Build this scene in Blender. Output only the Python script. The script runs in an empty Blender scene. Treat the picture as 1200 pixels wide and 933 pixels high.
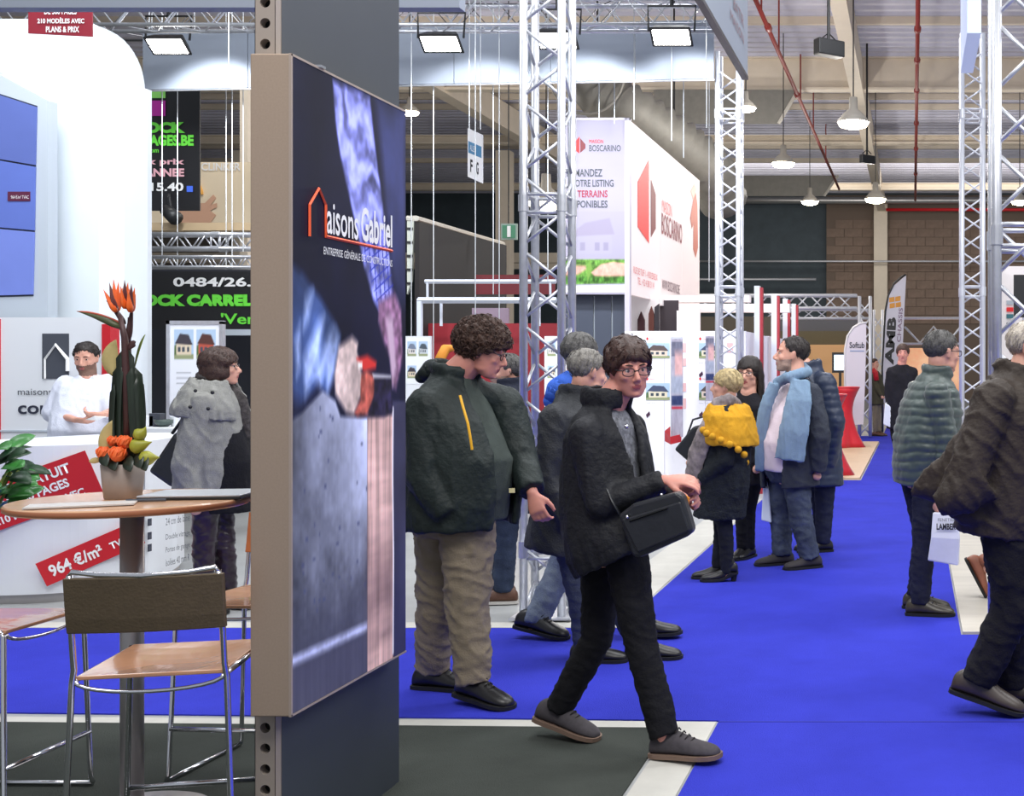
import bpy, math, random
import numpy as np
from mathutils import Vector, Matrix, noise
PI = math.pi
SC = bpy.context.scene
COL = SC.collection
# ---------------------------------------------------------------- camera, world, lights
F, CX, CY, EH = 1450.0, 1070.0, 428.0, 1.55      # focal length in px of a 1200 px frame, principal point, eye height
cd = bpy.data.cameras.new('camera'); cam = bpy.data.objects.new('camera', cd); COL.objects.link(cam)
cam.location = (0, 0, EH); cam.rotation_euler = (PI/2, 0, 0)
cd.sensor_width = 36; cd.lens = F/1200*36; cd.shift_x = (600-CX)/1200; cd.shift_y = (CY-466.5)/1200
cd.clip_end = 200; SC.camera = cam
SC.view_settings.view_transform = 'Standard'; SC.view_settings.look = 'None'
SC.view_settings.gamma = 1; SC.view_settings.use_curve_mapping = False
SC.view_settings.exposure = -0.12
wd = bpy.data.worlds.new('hall_air'); SC.world = wd; wd.use_nodes = True
wd.node_tree.nodes['Background'].inputs[0].default_value = (0.84, 0.9, 1, 1)
wd.node_tree.nodes['Background'].inputs[1].default_value = 0.5
def area(name, loc, size, power, col=(1, 1, 1), aim=None, spread=180):
    l = bpy.data.lights.new(name, 'AREA'); l.energy = power; l.color = col; l.shape = 'RECTANGLE'
    l.size, l.size_y = size; l.spread = math.radians(spread)
    o = bpy.data.objects.new(name, l); COL.objects.link(o); o.location = loc
    if aim is not None: o.rotation_euler = (Vector(aim)-Vector(loc)).to_track_quat('-Z', 'Y').to_euler()
    return o
area('hall_fill', (-1.2, 1.5, 6.2), (3.5, 2.5), 330, (1, .98, .96), (-1.2, 6.5, .8))
area('hall_fill', (-1.5, 7.5, 6.8), (5, 1.6), 330, (.97, .98, 1))
area('hall_fill', (-6.5, 7.2, 6.6), (3, 2.5), 215, (.92, .96, 1), (-7, 10.3, 1.6))
area('hall_fill', (3.5, 9, 6.2), (2.5, 4), 260, (.97, .98, 1), (0, 9.5, .8))
area('hall_fill', (3.2, 3.6, 5.6), (2.5, 2.5), 170, (1, .98, .96), (-1.8, 4.2, 1.4))  # unseen area light added to brighten the billboard face
area('hall_fill', (-9.5, 16.2, 7.6), (2.5, 1.5), 160, (1, .97, .92), (-10.5, 19, 3.5))  # extra unseen area light, added to lift the mural wall
area('hall_fill', (0, 47, 8.3), (24, 2), 520, (1, .95, .88), (0, 55.8, 5.0))  # added area light facing away from the camera, brightens the back wall
area('stand_light', (-6.3, 9.5, 5.3), (1.2, .3), 58, (.95, .98, 1), (-7.0, 11.1, 3.6))
area('hall_fill', (-1.0, 16.2, 7.8), (5, 3), 420, (.97, .98, 1))
# ---------------------------------------------------------------- helpers
def W(px, py, Y): return Vector(((px-CX)/F*Y, Y, EH-(py-CY)/F*Y))   # photo pixel + real depth -> point
def FX(px, Y): return (px-CX)/F*Y
def FZ(py, Y): return EH-(py-CY)/F*Y
def GY(py): return F*EH/(py-CY)
def lin(c):
    c = [x/255.0 for x in c[:3]]
    return tuple(x/12.92 if x <= .04045 else ((x+.055)/1.055)**2.4 for x in c)
MATS = {}
def M(name, col, rough=.6, metal=0., var=.0, vs=12., bump=.0, bs=60., spec=.5, emit=0., sss=0., stretch=None, alpha=1., trans=0., sheen=0., col2=None, coat=0.):
    """procedural material: base colour with noise variation and bump"""
    if name in MATS: return MATS[name]
    m = bpy.data.materials.new(name); m.use_nodes = True; nt = m.node_tree; N = nt.nodes; L = nt.links
    b = N['Principled BSDF']; c = lin(col)
    b.inputs['Base Color'].default_value = (*c, 1); b.inputs['Roughness'].default_value = rough
    b.inputs['Metallic'].default_value = metal; b.inputs['Specular IOR Level'].default_value = spec
    if coat: b.inputs['Coat Weight'].default_value = coat; b.inputs['Coat Roughness'].default_value = .08
    if sss: b.inputs['Subsurface Weight'].default_value = sss; b.inputs['Subsurface Radius'].default_value = (.012, .005, .003); b.inputs['Subsurface Scale'].default_value = 1
    if sheen: b.inputs['Sheen Weight'].default_value = sheen; b.inputs['Sheen Roughness'].default_value = .5
    if emit: b.inputs['Emission Color'].default_value = (*c, 1); b.inputs['Emission Strength'].default_value = emit
    if trans: b.inputs['Transmission Weight'].default_value = trans; b.inputs['IOR'].default_value = 1.1
    if alpha < 1: b.inputs['Alpha'].default_value = alpha
    if var or bump:
        tc = N.new('ShaderNodeTexCoord'); mp = N.new('ShaderNodeMapping'); L.new(tc.outputs['Object'], mp.inputs[0])
        if stretch: mp.inputs['Scale'].default_value = stretch
    if var or col2:
        n = N.new('ShaderNodeTexNoise'); n.inputs['Scale'].default_value = vs; n.inputs['Detail'].default_value = 5; n.inputs['Roughness'].default_value = .6
        L.new(mp.outputs[0], n.inputs['Vector'])
        r = N.new('ShaderNodeValToRGB'); r.color_ramp.elements[0].position = .3; r.color_ramp.elements[1].position = .7
        c2 = lin(col2) if col2 else c
        lo = tuple(x*(1-var) for x in c); hi = tuple(min(1, x*(1+var)+.0) for x in c2)
        r.color_ramp.elements[0].color = (*lo, 1); r.color_ramp.elements[1].color = (*hi, 1)
        L.new(n.outputs['Fac'], r.inputs[0]); L.new(r.outputs[0], b.inputs['Base Color'])
    if bump:
        n2 = N.new('ShaderNodeTexNoise'); n2.inputs['Scale'].default_value = bs; n2.inputs['Detail'].default_value = 3
        L.new(mp.outputs[0], n2.inputs['Vector'])
        bp = N.new('ShaderNodeBump'); bp.inputs['Strength'].default_value = bump; bp.inputs['Distance'].default_value = .01
        L.new(n2.outputs['Fac'], bp.inputs['Height']); L.new(bp.outputs[0], b.inputs['Normal'])
    MATS[name] = m; return m
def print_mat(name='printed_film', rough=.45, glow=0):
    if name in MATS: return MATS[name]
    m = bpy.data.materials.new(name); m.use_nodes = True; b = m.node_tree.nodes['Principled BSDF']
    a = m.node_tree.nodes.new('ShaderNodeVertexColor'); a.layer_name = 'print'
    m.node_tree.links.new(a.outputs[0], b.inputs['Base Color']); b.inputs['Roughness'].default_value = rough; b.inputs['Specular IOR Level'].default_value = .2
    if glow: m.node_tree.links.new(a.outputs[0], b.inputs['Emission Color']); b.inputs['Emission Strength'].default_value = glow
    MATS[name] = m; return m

_SPH = {}
def sph(nu=14, nv=9):
    if (nu, nv) in _SPH: return _SPH[(nu, nv)]
    V = [(0, 0, 1)]; Fc = []
    for j in range(1, nv):
        t = PI*j/nv
        for i in range(nu):
            p = 2*PI*i/nu; V.append((math.sin(t)*math.cos(p), math.sin(t)*math.sin(p), math.cos(t)))
    V.append((0, 0, -1)); e = len(V)-1
    for i in range(nu):
        Fc.append((0, 1+i, 1+(i+1) % nu)); Fc.append((e, 1+(nv-2)*nu+(i+1) % nu, 1+(nv-2)*nu+i))
    for j in range(nv-2):
        for i in range(nu):
            a = 1+j*nu+i; b = 1+j*nu+(i+1) % nu; Fc.append((a, a+nu, b+nu, b))
    _SPH[(nu, nv)] = (V, Fc); return V, Fc
class G:
    """collects vertices and faces of one mesh"""
    def __init__(s): s.v = []; s.f = []; s.m = []; s.cur = 0
    def add(s, V, Fc):
        o = len(s.v); s.v += [Vector(p) for p in V]
        for f in Fc: s.f.append(tuple(i+o for i in f)); s.m.append(s.cur)
        return s
    def box(s, c, size, rot=None):
        hx, hy, hz = size[0]/2, size[1]/2, size[2]/2; c = Vector(c)
        P = [Vector((x, y, z)) for z in (-hz, hz) for y in (-hy, hy) for x in (-hx, hx)]
        if rot is not None: P = [rot @ p for p in P]
        return s.add([c+p for p in P], [(0, 2, 3, 1), (4, 5, 7, 6), (0, 1, 5, 4), (2, 6, 7, 3), (0, 4, 6, 2), (1, 3, 7, 5)])
    def bx(s, x0, x1, y0, y1, z0, z1): return s.box(((x0+x1)/2, (y0+y1)/2, (z0+z1)/2), (abs(x1-x0), abs(y1-y0), abs(z1-z0)))
    def ell(s, c, r, rot=None, nu=14, nv=9):
        V, Fc = sph(nu, nv); c = Vector(c); r = (r, r, r) if isinstance(r, (int, float)) else r
        P = [Vector((p[0]*r[0], p[1]*r[1], p[2]*r[2])) for p in V]
        if rot is not None: P = [rot @ p for p in P]
        return s.add([c+p for p in P], Fc)
    def rings(s, R, cap=True):
        n = len(R[0]); V = [p for r in R for p in r]; Fc = []
        for k in range(len(R)-1):
            for i in range(n):
                j = (i+1) % n; Fc.append((k*n+i, k*n+j, (k+1)*n+j, (k+1)*n+i))
        if cap: Fc.append(tuple(range(n))[::-1]); Fc.append(tuple((len(R)-1)*n+i for i in range(n)))
        return s.add(V, Fc)
    def tube(s, pts, r, n=8, cap=True, flat=None):
        pts = [Vector(p) for p in pts]; rs = r if isinstance(r, (list, tuple)) else [r]*len(pts)
        R = []; up = None
        for k, p in enumerate(pts):
            t = (pts[min(k+1, len(pts)-1)]-pts[max(k-1, 0)])
            if t.length < 1e-9: t = Vector((0, 0, 1))
            t.normalize()
            if up is None: up = t.orthogonal().normalized() if flat is None else (Vector(flat)-t*t.dot(Vector(flat))).normalized()
            else:
                up = (up-t*t.dot(up))
                up = up.normalized() if up.length > 1e-6 else t.orthogonal().normalized()
            sd = t.cross(up)
            rr = rs[k]; ra, rb = rr if isinstance(rr, (list, tuple)) else (rr, rr)
            R.append([p+up*ra*math.cos(2*PI*i/n)+sd*rb*math.sin(2*PI*i/n) for i in range(n)])
        return s.rings(R, cap)
    def limb(s, pts, rs, n=14):
        """tapered limb with rounded joints, made for the voxel union"""
        for k in range(len(pts)-1):
            s.tube([pts[k], pts[k+1]], [rs[k], rs[k+1]], n)
        for p, r in zip(pts, rs): s.ell(p, r if isinstance(r, (int, float)) else (min(r), min(r), min(r)))
        return s
    def lathe(s, prof, c=(0, 0, 0), n=24):
        c = Vector(c); return s.rings([[c+Vector((r*math.cos(2*PI*i/n), r*math.sin(2*PI*i/n), z)) for i in range(n)] for r, z in prof])
    def prism(s, poly, d):
        """polygon (3D points) extruded by vector d"""
        P = [Vector(p) for p in poly]; d = Vector(d); n = len(P)
        Fc = [tuple(range(n))[::-1], tuple(range(n, 2*n))]+[(i, (i+1) % n, n+(i+1) % n, n+i) for i in range(n)]
        return s.add(P+[p+d for p in P], Fc)
def mesh(name, g, off=(0, 0, 0), smooth=False):
    me = bpy.data.meshes.new(name); o = Vector(off)
    me.from_pydata([tuple(p-o) for p in g.v], [], g.f)
    if any(g.m): me.polygons.foreach_set('material_index', g.m)
    if smooth: me.polygons.foreach_set('use_smooth', [True]*len(me.polygons))
    me.update(); return me
def fixn(me):
    import bmesh
    b = bmesh.new(); b.from_mesh(me); bmesh.ops.recalc_face_normals(b, faces=b.faces); b.to_mesh(me); b.free()
def obj(name, g, mats, parent=None, off=None, smooth=False, bev=0, me=None, kind=None, angle=None):
    if off is None: off = (0, 0, 0)
    if me is None: me = mesh(name, g, off, smooth); fixn(me)
    if not me.materials:
        for m in (mats if isinstance(mats, (list, tuple)) else [mats]): me.materials.append(m)
    o = bpy.data.objects.new(name, me); COL.objects.link(o)
    if parent is not None: o.parent = parent
    if bev:
        md = o.modifiers.new('bevel', 'BEVEL'); md.width = bev; md.segments = 2; md.limit_method = 'ANGLE'
    if kind: o['kind'] = kind
    return o
def tag(o, label, cat, group=None, kind=None):
    o['label'] = label; o['category'] = cat
    if group: o['group'] = group
    if kind: o['kind'] = kind
    return o
def thing(name, label, cat, loc=(0, 0, 0), rz=0, group=None):
    o = bpy.data.objects.new(name, None); COL.objects.link(o); o.location = loc; o.rotation_euler = (0, 0, rz)
    o.empty_display_size = .1
    return tag(o, label, cat, group)
def struct(name, g, mats, parent=None, **k):
    o = obj(name, g, mats, parent, **k); o['kind'] = 'structure'; return o
def copytree(root, loc, rz=0, label=None):
    c = root.copy(); COL.objects.link(c); c.location = loc; c.rotation_euler = (0, 0, rz)
    if label: c['label'] = label
    def rec(a, b):
        for ch in list(a.children):
            d = ch.copy(); COL.objects.link(d); d.parent = b; rec(ch, d)
    rec(root, c); return c
def text(parent, s, o, xd, ud, w, h, mat, bold=0., off=(0, 0, 0), name='lettering', th=.002, shear=0, space=1.0):
    """lettering fitted to a w x h box whose lower left corner is o"""
    cu = bpy.data.curves.new(name, 'FONT'); cu.body = s; cu.size = 1; cu.extrude = 0; cu.offset = bold; cu.shear = shear; cu.space_character = space; cu.resolution_u = 3
    to = bpy.data.objects.new(name, cu); me = bpy.data.meshes.new_from_object(to)
    bpy.data.objects.remove(to)
    n = len(me.vertices); a = np.zeros(n*3); me.vertices.foreach_get('co', a); a = a.reshape(-1, 3)
    mn = a.min(0); sz = a.max(0)-mn
    u = (a[:, 0]-mn[0])/max(sz[0], 1e-6)*w; v = (a[:, 1]-mn[1])/max(sz[1], 1e-6)*h
    o = np.array(Vector(o)-Vector(off)); xd = np.array(Vector(xd).normalized()); ud = np.array(Vector(ud).normalized())
    nn = np.cross(xd, ud); b = o+u[:, None]*xd+v[:, None]*ud+nn*th
    me.vertices.foreach_set('co', b.ravel()); me.update(); me.name = name
    me.materials.clear(); me.materials.append(mat)
    ob = bpy.data.objects.new(name, me); COL.objects.link(ob); ob.parent = parent
    return ob
class Canvas:
    """a print painted on a fine grid: colours go to a colour attribute of the printed sheet"""
    def __init__(s, nx, ny, col=(255, 255, 255)):
        s.nx, s.ny = nx, ny; s.u, s.v = np.meshgrid(np.linspace(0, 1, nx), np.linspace(0, 1, ny)); s.c = np.zeros((ny, nx, 3)); s.c[:] = col
    def mix(s, a, col):
        col = np.array(col, float); s.c[:] = s.c*(1-a[..., None])+col*a[..., None]
    def mask(s, P, soft=.004):
        P = np.array(P, float); x, y = s.u, s.v; d = np.full(x.shape, 1e9); ins = np.zeros(x.shape, bool); n = len(P)
        for i in range(n):
            a, b = P[i], P[(i+1) % n]; e = b-a; t = np.clip(((x-a[0])*e[0]+(y-a[1])*e[1])/max(e@e, 1e-12), 0, 1)
            d = np.minimum(d, np.hypot(x-a[0]-t*e[0], y-a[1]-t*e[1]))
            cnd = (a[1] > y) != (b[1] > y)
            with np.errstate(divide='ignore', invalid='ignore'): xx = (b[0]-a[0])*(y-a[1])/(b[1]-a[1]+1e-12)+a[0]
            ins ^= cnd & (x < xx)
        sd = np.where(ins, d, -d); return np.clip(sd/soft*.5+.5, 0, 1)
    def poly(s, P, col, soft=.004, tex=None):
        m = s.mask(P, soft)
        if tex is None: s.mix(m, col)
        else: s.c[:] = s.c*(1-m[..., None])+(np.array(col, float)*tex[..., None])*m[..., None]
        return m
    def rect(s, x0, y0, x1, y1, col, soft=.004): return s.poly([(x0, y0), (x1, y0), (x1, y1), (x0, y1)], col, soft)
    def line(s, P, w, col):
        d = np.full(s.u.shape, 1e9)
        for a, b in zip(P[:-1], P[1:]):
            a = np.array(a, float); b = np.array(b, float); e = b-a; t = np.clip(((s.u-a[0])*e[0]+(s.v-a[1])*e[1])/max(e@e, 1e-12), 0, 1)
            d = np.minimum(d, np.hypot(s.u-a[0]-t*e[0], s.v-a[1]-t*e[1]))
        s.mix(np.clip((w-d)/w*1.5+.5, 0, 1)*(d < w*1.3), col)
    def noise(s, sx, sy, seed=0, oct=3):
        rs = np.random.RandomState(seed); out = np.zeros(s.u.shape); amp = 1
        for k in range(oct):
            gx, gy = int(sx*2**k)+2, int(sy*2**k)+2; g = rs.rand(gy, gx)
            fx = s.u*(gx-1.001); fy = s.v*(gy-1.001); ix = fx.astype(int); iy = fy.astype(int); tx = fx-ix; ty = fy-iy
            tx = tx*tx*(3-2*tx); ty = ty*ty*(3-2*ty)
            out += amp*((g[iy, ix]*(1-tx)+g[iy, ix+1]*tx)*(1-ty)+(g[iy+1, ix]*(1-tx)+g[iy+1, ix+1]*tx)*ty); amp *= .5
        return out/(2-2**(1-oct))-.5+0.0
    def sheet(s, name, o, xv, yv, parent=None, off=(0, 0, 0), mat=None):
        o = np.array(Vector(o)-Vector(off)); xv = np.array(Vector(xv)); yv = np.array(Vector(yv))
        V = o+s.u.reshape(-1, 1)*xv+s.v.reshape(-1, 1)*yv
        i = np.arange((s.ny-1)*(s.nx-1)); r, c = i//(s.nx-1), i % (s.nx-1); a = r*s.nx+c
        Fc = np.stack([a, a+1, a+1+s.nx, a+s.nx], 1)
        me = bpy.data.meshes.new(name); me.from_pydata(V.tolist(), [], Fc.tolist())
        c = np.clip(s.c, 0, 255)/255; c = np.where(c <= .04045, c/12.92, ((c+.055)/1.055)**2.4)
        at = me.color_attributes.new('print', 'FLOAT_COLOR', 'POINT')
        at.data.foreach_set('color', np.concatenate([c.reshape(-1, 3), np.ones((s.nx*s.ny, 1))], 1).astype(np.float32).ravel())
        me.materials.append(mat or print_mat()); me.update()
        ob = bpy.data.objects.new(name, me); COL.objects.link(ob)
        if parent is not None: ob.parent = parent
        return ob
JOBS = []
def blob(name, g, mats, parent, off, vox, disp=None, smooth=2, regions=None, label=None):
    """queue a voxel union of the overlapping closed pieces in g"""
    me = mesh(name, g, off); fixn_islands(me)
    o = bpy.data.objects.new(name, me); COL.objects.link(o); o.parent = parent
    md = o.modifiers.new('union', 'REMESH'); md.mode = 'VOXEL'; md.voxel_size = vox; md.use_smooth_shade = True
    if smooth: sm = o.modifiers.new('soft', 'SMOOTH'); sm.factor = .5; sm.iterations = smooth
    if label: o['label'] = label
    JOBS.append((o, mats, disp, regions, Vector(off))); return o
def fixn_islands(me): fixn(me)
def run_jobs():
    dg = bpy.context.evaluated_depsgraph_get(); new = []
    for o, mats, disp, regions, off in JOBS:
        new.append(bpy.data.meshes.new_from_object(o.evaluated_get(dg)))
    tot = 0
    for (o, mats, disp, regions, off), me in zip(JOBS, new):
        o.modifiers.clear(); old = o.data; o.data = me; bpy.data.meshes.remove(old)
        me.name = o.name; me.materials.clear()
        for m in (mats if isinstance(mats, (list, tuple)) else [mats]): me.materials.append(m)
        if disp:
            n = len(me.vertices); co = np.zeros(n*3); me.vertices.foreach_get('co', co); nr = np.zeros(n*3)
            me.vertices.foreach_get('normal', nr); co = co.reshape(-1, 3); nr = nr.reshape(-1, 3)
            d = np.array([disp(Vector(c)+off, q) for c, q in zip(co, nr)]); me.vertices.foreach_set('co', (co+nr*d[:, None]).ravel())
        if regions:
            n = len(me.polygons); ce = np.zeros(n*3); me.polygons.foreach_get('center', ce); ce = ce.reshape(-1, 3)+np.array(off)
            idx = np.zeros(n, np.int32)
            for k, fn in regions:
                idx[fn(ce)] = k
            me.polygons.foreach_set('material_index', idx)
        me.polygons.foreach_set('use_smooth', [True]*len(me.polygons)); me.update(); tot += len(me.polygons)*2
    print('voxel jobs', len(JOBS), 'tris', tot)
# ---------------------------------------------------------------- materials of people
SKIN = M('skin', (214, 160, 140), .5, var=.04, vs=30, bump=.04, bs=300, sss=.12)
SKIN_PINK = M('skin_ruddy', (208, 142, 126), .5, var=.05, vs=30, bump=.04, bs=300, sss=.12)
LIP = M('lips', (172, 92, 88), .45, sss=.1)
STUB = M('beard_stubble', (120, 90, 78), .8, var=.25, vs=120, bump=.3, bs=400)
GREYB = M('grey_stubble', (168, 140, 128), .8, var=.2, vs=120, bump=.3, bs=400)
EYEW = M('eye_white', (196, 186, 180), .35); EYED = M('iris', (52, 40, 34), .2)
BROW = M('brow_hair', (70, 50, 40), .8)
GLFR = M('spectacle_frame', (28, 26, 30), .3)
LENS = M('spectacle_lens', (235, 240, 245), .05, alpha=.06)
RUB = M('shoe_rubber', (30, 29, 30), .7); LEATHB = M('black_shoe_leather', (26, 25, 27), .35, bump=.1, bs=40)
def cloth(name, col, var=.15, vs=9, bump=.35, bs=120, rough=.85, **k): return M(name, col, rough, var=var, vs=vs, bump=bump, bs=bs, spec=.25, **k)
def frame(az, pitch=0, roll=0):
    """right, forward, up of a body facing azimuth az (0 = towards the camera, 90 = to the right of the picture)"""
    a = math.radians(az); f = Vector((math.sin(a), -math.cos(a), 0)); u = Vector((0, 0, 1)); r = f.cross(u)
    p = math.radians(pitch); f2 = f*math.cos(p)+u*math.sin(p); u2 = u*math.cos(p)-f*math.sin(p)
    q = math.radians(roll); r2 = r*math.cos(q)+u2*math.sin(q); u3 = u2*math.cos(q)-r*math.sin(q)
    return r2, f2, u3
def basis(r, f, u): return Matrix((r, f, u)).transposed()
def hring(c, r, f, a, b, n=28, gap=None, th=.02, e=2.3):
    """ring of a torso (superellipse); gap = (centre, half angle) leaves an opening at the front"""
    def P(t, k=0):
        s, q = math.sin(t), math.cos(t); A, B = a-k, b-k
        return c+r*(A*math.copysign(abs(s)**(2/e), s))+f*(B*math.copysign(abs(q)**(2/e), q))
    if gap is None: return [P(2*PI*i/n) for i in range(n)]
    g0, g = math.radians(gap[0]), math.radians(max(gap[1], .5)); ts = [g0+g+(2*PI-2*g)*i/(n-1) for i in range(n)]
    return [P(t) for t in ts]+[P(t, th) for t in ts[::-1]]
def spine(pts, t):
    """point at fraction t along a polyline"""
    L = [(pts[i+1]-pts[i]).length for i in range(len(pts)-1)]; d = t*sum(L)
    for i, l in enumerate(L):
        if d <= l or i == len(L)-1: return pts[i]+(pts[i+1]-pts[i])*(d/l), (pts[i+1]-pts[i]).normalized()
        d -= l
def torso(g, pts, rg, r, f, gap=None, th=.022):
    R = []
    for e in rg:
        t, a, b = e[:3]; sh = e[3] if len(e) > 3 else 0
        c, tg = spine(pts, t); f2 = (f-tg*tg.dot(f)).normalized(); r2 = (r-tg*tg.dot(r)).normalized()
        gg = None
        if gap: gg = (gap[0], e[4] if len(e) > 4 else gap[1])
        R.append(hring(c+f2*sh, r2, f2, a, b, gap=gg, th=th))
    g.rings(R)
HEADRINGS = [(-.118, .020, .016, .064), (-.110, .034, .030, .056), (-.095, .044, .046, .044), (-.075, .053, .062, .030), (-.05, .0605, .078, .016),
             (-.02, .066, .087, .006), (.015, .070, .090, -.001), (.05, .072, .091, -.006), (.08, .064, .080, -.010), (.10, .046, .058, -.012), (.112, .022, .03, -.014)]
def head_geo(g, c, R, s=1., fat=1., nose=1.):
    def T(p): return c+R @ (Vector(p)*s)
    rr = []
    for z, a, b, y in HEADRINGS:
        k = fat if z < .0 else 1
        rr.append([T((a*k*math.sin(2*PI*i/26), y+b*math.cos(2*PI*i/26), z)) for i in range(26)])
    g.rings(rr)
    def E(p, r, rot=None): g.ell(T(p), tuple(q*s for q in r), R if rot is None else R @ rot)
    E((0, -.018, .035), (.075, .093, .080))
    g.tube([T((0, .088, .012)), T((0, .1, -.01)), T((0, .116*(.95+.05*nose), -.036))], [(.0075*s, .009*s), (.009*s, .010*s), (.0125*s*nose, .012*s*nose)], 10)
    E((0, .113, -.036), (.0115, .012, .0105)); E((.0115, .1, -.042), (.0075, .012, .0075)); E((-.0115, .1, -.042), (.0075, .012, .0075))
    for q in (-1, 1):
        E((q*.031, .074, .024), (.027, .018, .0085)); E((q*.040, .060, -.03), (.022, .027, .020))
        E((q*.032, .0785, .0115), (.018, .0125, .006)); E((q*.032, .0765, -.0105), (.017, .012, .0055))
        ro = Matrix.Rotation(q*-.35, 3, 'Z')
        E((q*.077, -.008, -.008), (.006, .018, .031), ro); E((q*.080, -.014, .006), (.006, .012, .018), ro); E((q*.075, .0, -.03), (.007, .009, .012))
        E((q*.045, .03, -.075), (.018, .03, .022))
    E((0, .093, -.062), (.024, .0105, .0062)); E((0, .091, -.0745), (.021, .011, .0072)); E((0, .078, -.100), (.021, .020, .017)); E((0, .085, -.085), (.014, .008, .006))
    E((0, .088, -.054), (.018, .010, .008))
def hand_geo(g, w, d, n, s=1., side=1, curl=.45, spread=.06, thumb=.5):
    """hand from wrist w, pointing along d, palm facing n; side = +1 puts the thumb along n x d"""
    d = d.normalized(); n = (n-d*d.dot(n)).normalized(); x = d.cross(n)*side          # thumb side
    g.rings([[w+d*(t*s)+x*(a*s*math.cos(2*PI*i/14)+o*s)+n*(b*s*math.sin(2*PI*i/14)) for i in range(14)] for t, a, b, o in
             ((-.02, .026, .020, 0), (0, .027, .019, 0), (.025, .035, .018, .002), (.055, .041, .0165, 0), (.085, .041, .014, -.001), (.094, .034, .011, -.001))])
    for k, (o, l) in enumerate(((.031, .92), (.0105, 1.), (-.0105, .95), (-.031, .76))):
        p = w+d*(.085*s)+x*(o*s); a = 0; dirn = d+x*(o*spread*20); pts = [p-d*.02*s, p]; rs = [.0092*s, .0096*s]
        for q, (L, ra) in enumerate(((.043, .0088), (.027, .0080), (.022, .0066))):
            a += curl*(0.8+.12*k) if q else curl*.7; dd = (dirn*math.cos(a)+n*math.sin(a)).normalized(); p = p+dd*L*l*s; pts.append(p); rs.append(ra*s)
        g.limb(pts, rs, 10)
    p = w+d*.022*s+x*.022*s; dd = (d*.72+x*.65+n*thumb*.6).normalized(); p1 = p+dd*.042*s; d2 = (d*.9+x*.3+n*thumb).normalized(); p2 = p1+d2*.033*s; d3 = (d+n*thumb*1.2).normalized()
    g.limb([p, p1, p2, p2+d3*.024*s], [.014*s, .0125*s, .0105*s, .0082*s], 10)
def shoe(parent, off, ankle, az, pitch, mats, s=1., heel=0., boot=0, style='shoe', ground=True):
    """a shoe under the ankle; pitch < 0 lifts the heel"""
    r, f, u = frame(az, pitch); A = ankle-u*.085*s
    if ground:
        lo = min((A+f*(t*s*1.02)-u*.006).z for t in (-.085, .203)); A = A+Vector((0, 0, .0072-lo))
        if abs(.0072-lo) > .03: print('FOOT', parent['label'][:40], 'raised by', round(.0072-lo, 3))
    prof = [(-.085, .018, .045), (-.078, .031, .066), (-.055, .038, .088), (-.02, .041, .098), (.02, .041, .094), (.06, .044, .074), (.10, .050, .056), (.14, .051, .047), (.175, .044, .038), (.195, .030, .028), (.203, .012, .016)]
    g = G(); R = []
    for t, a, h in prof:
        R.append([A+f*(t*s)+r*(a*s*math.cos(PI*i/10))+u*(.006+heel*(t < .02)+max(0, h*s*math.sin(PI*i/10)**.8)) for i in range(11)])
    g.rings(R)
    if boot: g.tube([A+u*.05*s-f*.015, A+u*(.12+boot)*s-f*.01], [(.045*s, .055*s), (.05*s, .052*s)], 14, flat=r)
    sh = obj('boot' if boot else 'shoe', g, mats[0], parent, off, smooth=True)
    md = sh.modifiers.new('soft', 'SUBSURF'); md.levels = md.render_levels = 1
    g2 = G(); ol = [(t, a*1.06+.003) for t, a, h in prof]
    loop = [(t, a) for t, a in ol]+[(t, -a) for t, a in ol[::-1]]
    R = []
    for z in (-.006, .002, .011):
        R.append([A+f*(t*s*1.02)+r*(a*s)+u*(z+(heel if t < .02 else heel*.3*max(0, 1-t/.08) if t < .08 else 0)) for t, a in loop])
    g2.rings(R)
    if heel: g2.tube([A-f*.055*s+u*(heel+.005), A-f*.05*s-u*.006], [.026, .018], 12)
    obj('sole', g2, mats[1], sh, off, smooth=False)
    if style == 'lace':
        g3 = G()
        for k in range(4):
            t = .035+k*.02; z = .096-k*.012
            g3.tube([A+f*t*s+r*.022*s+u*z*.93*s, A+f*(t+.006)*s+u*(z+.008)*s, A+f*t*s-r*.022*s+u*z*.93*s], .0028, 6)
        obj('lace', g3, mats[2], sh, off, smooth=True)
    return sh
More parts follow.
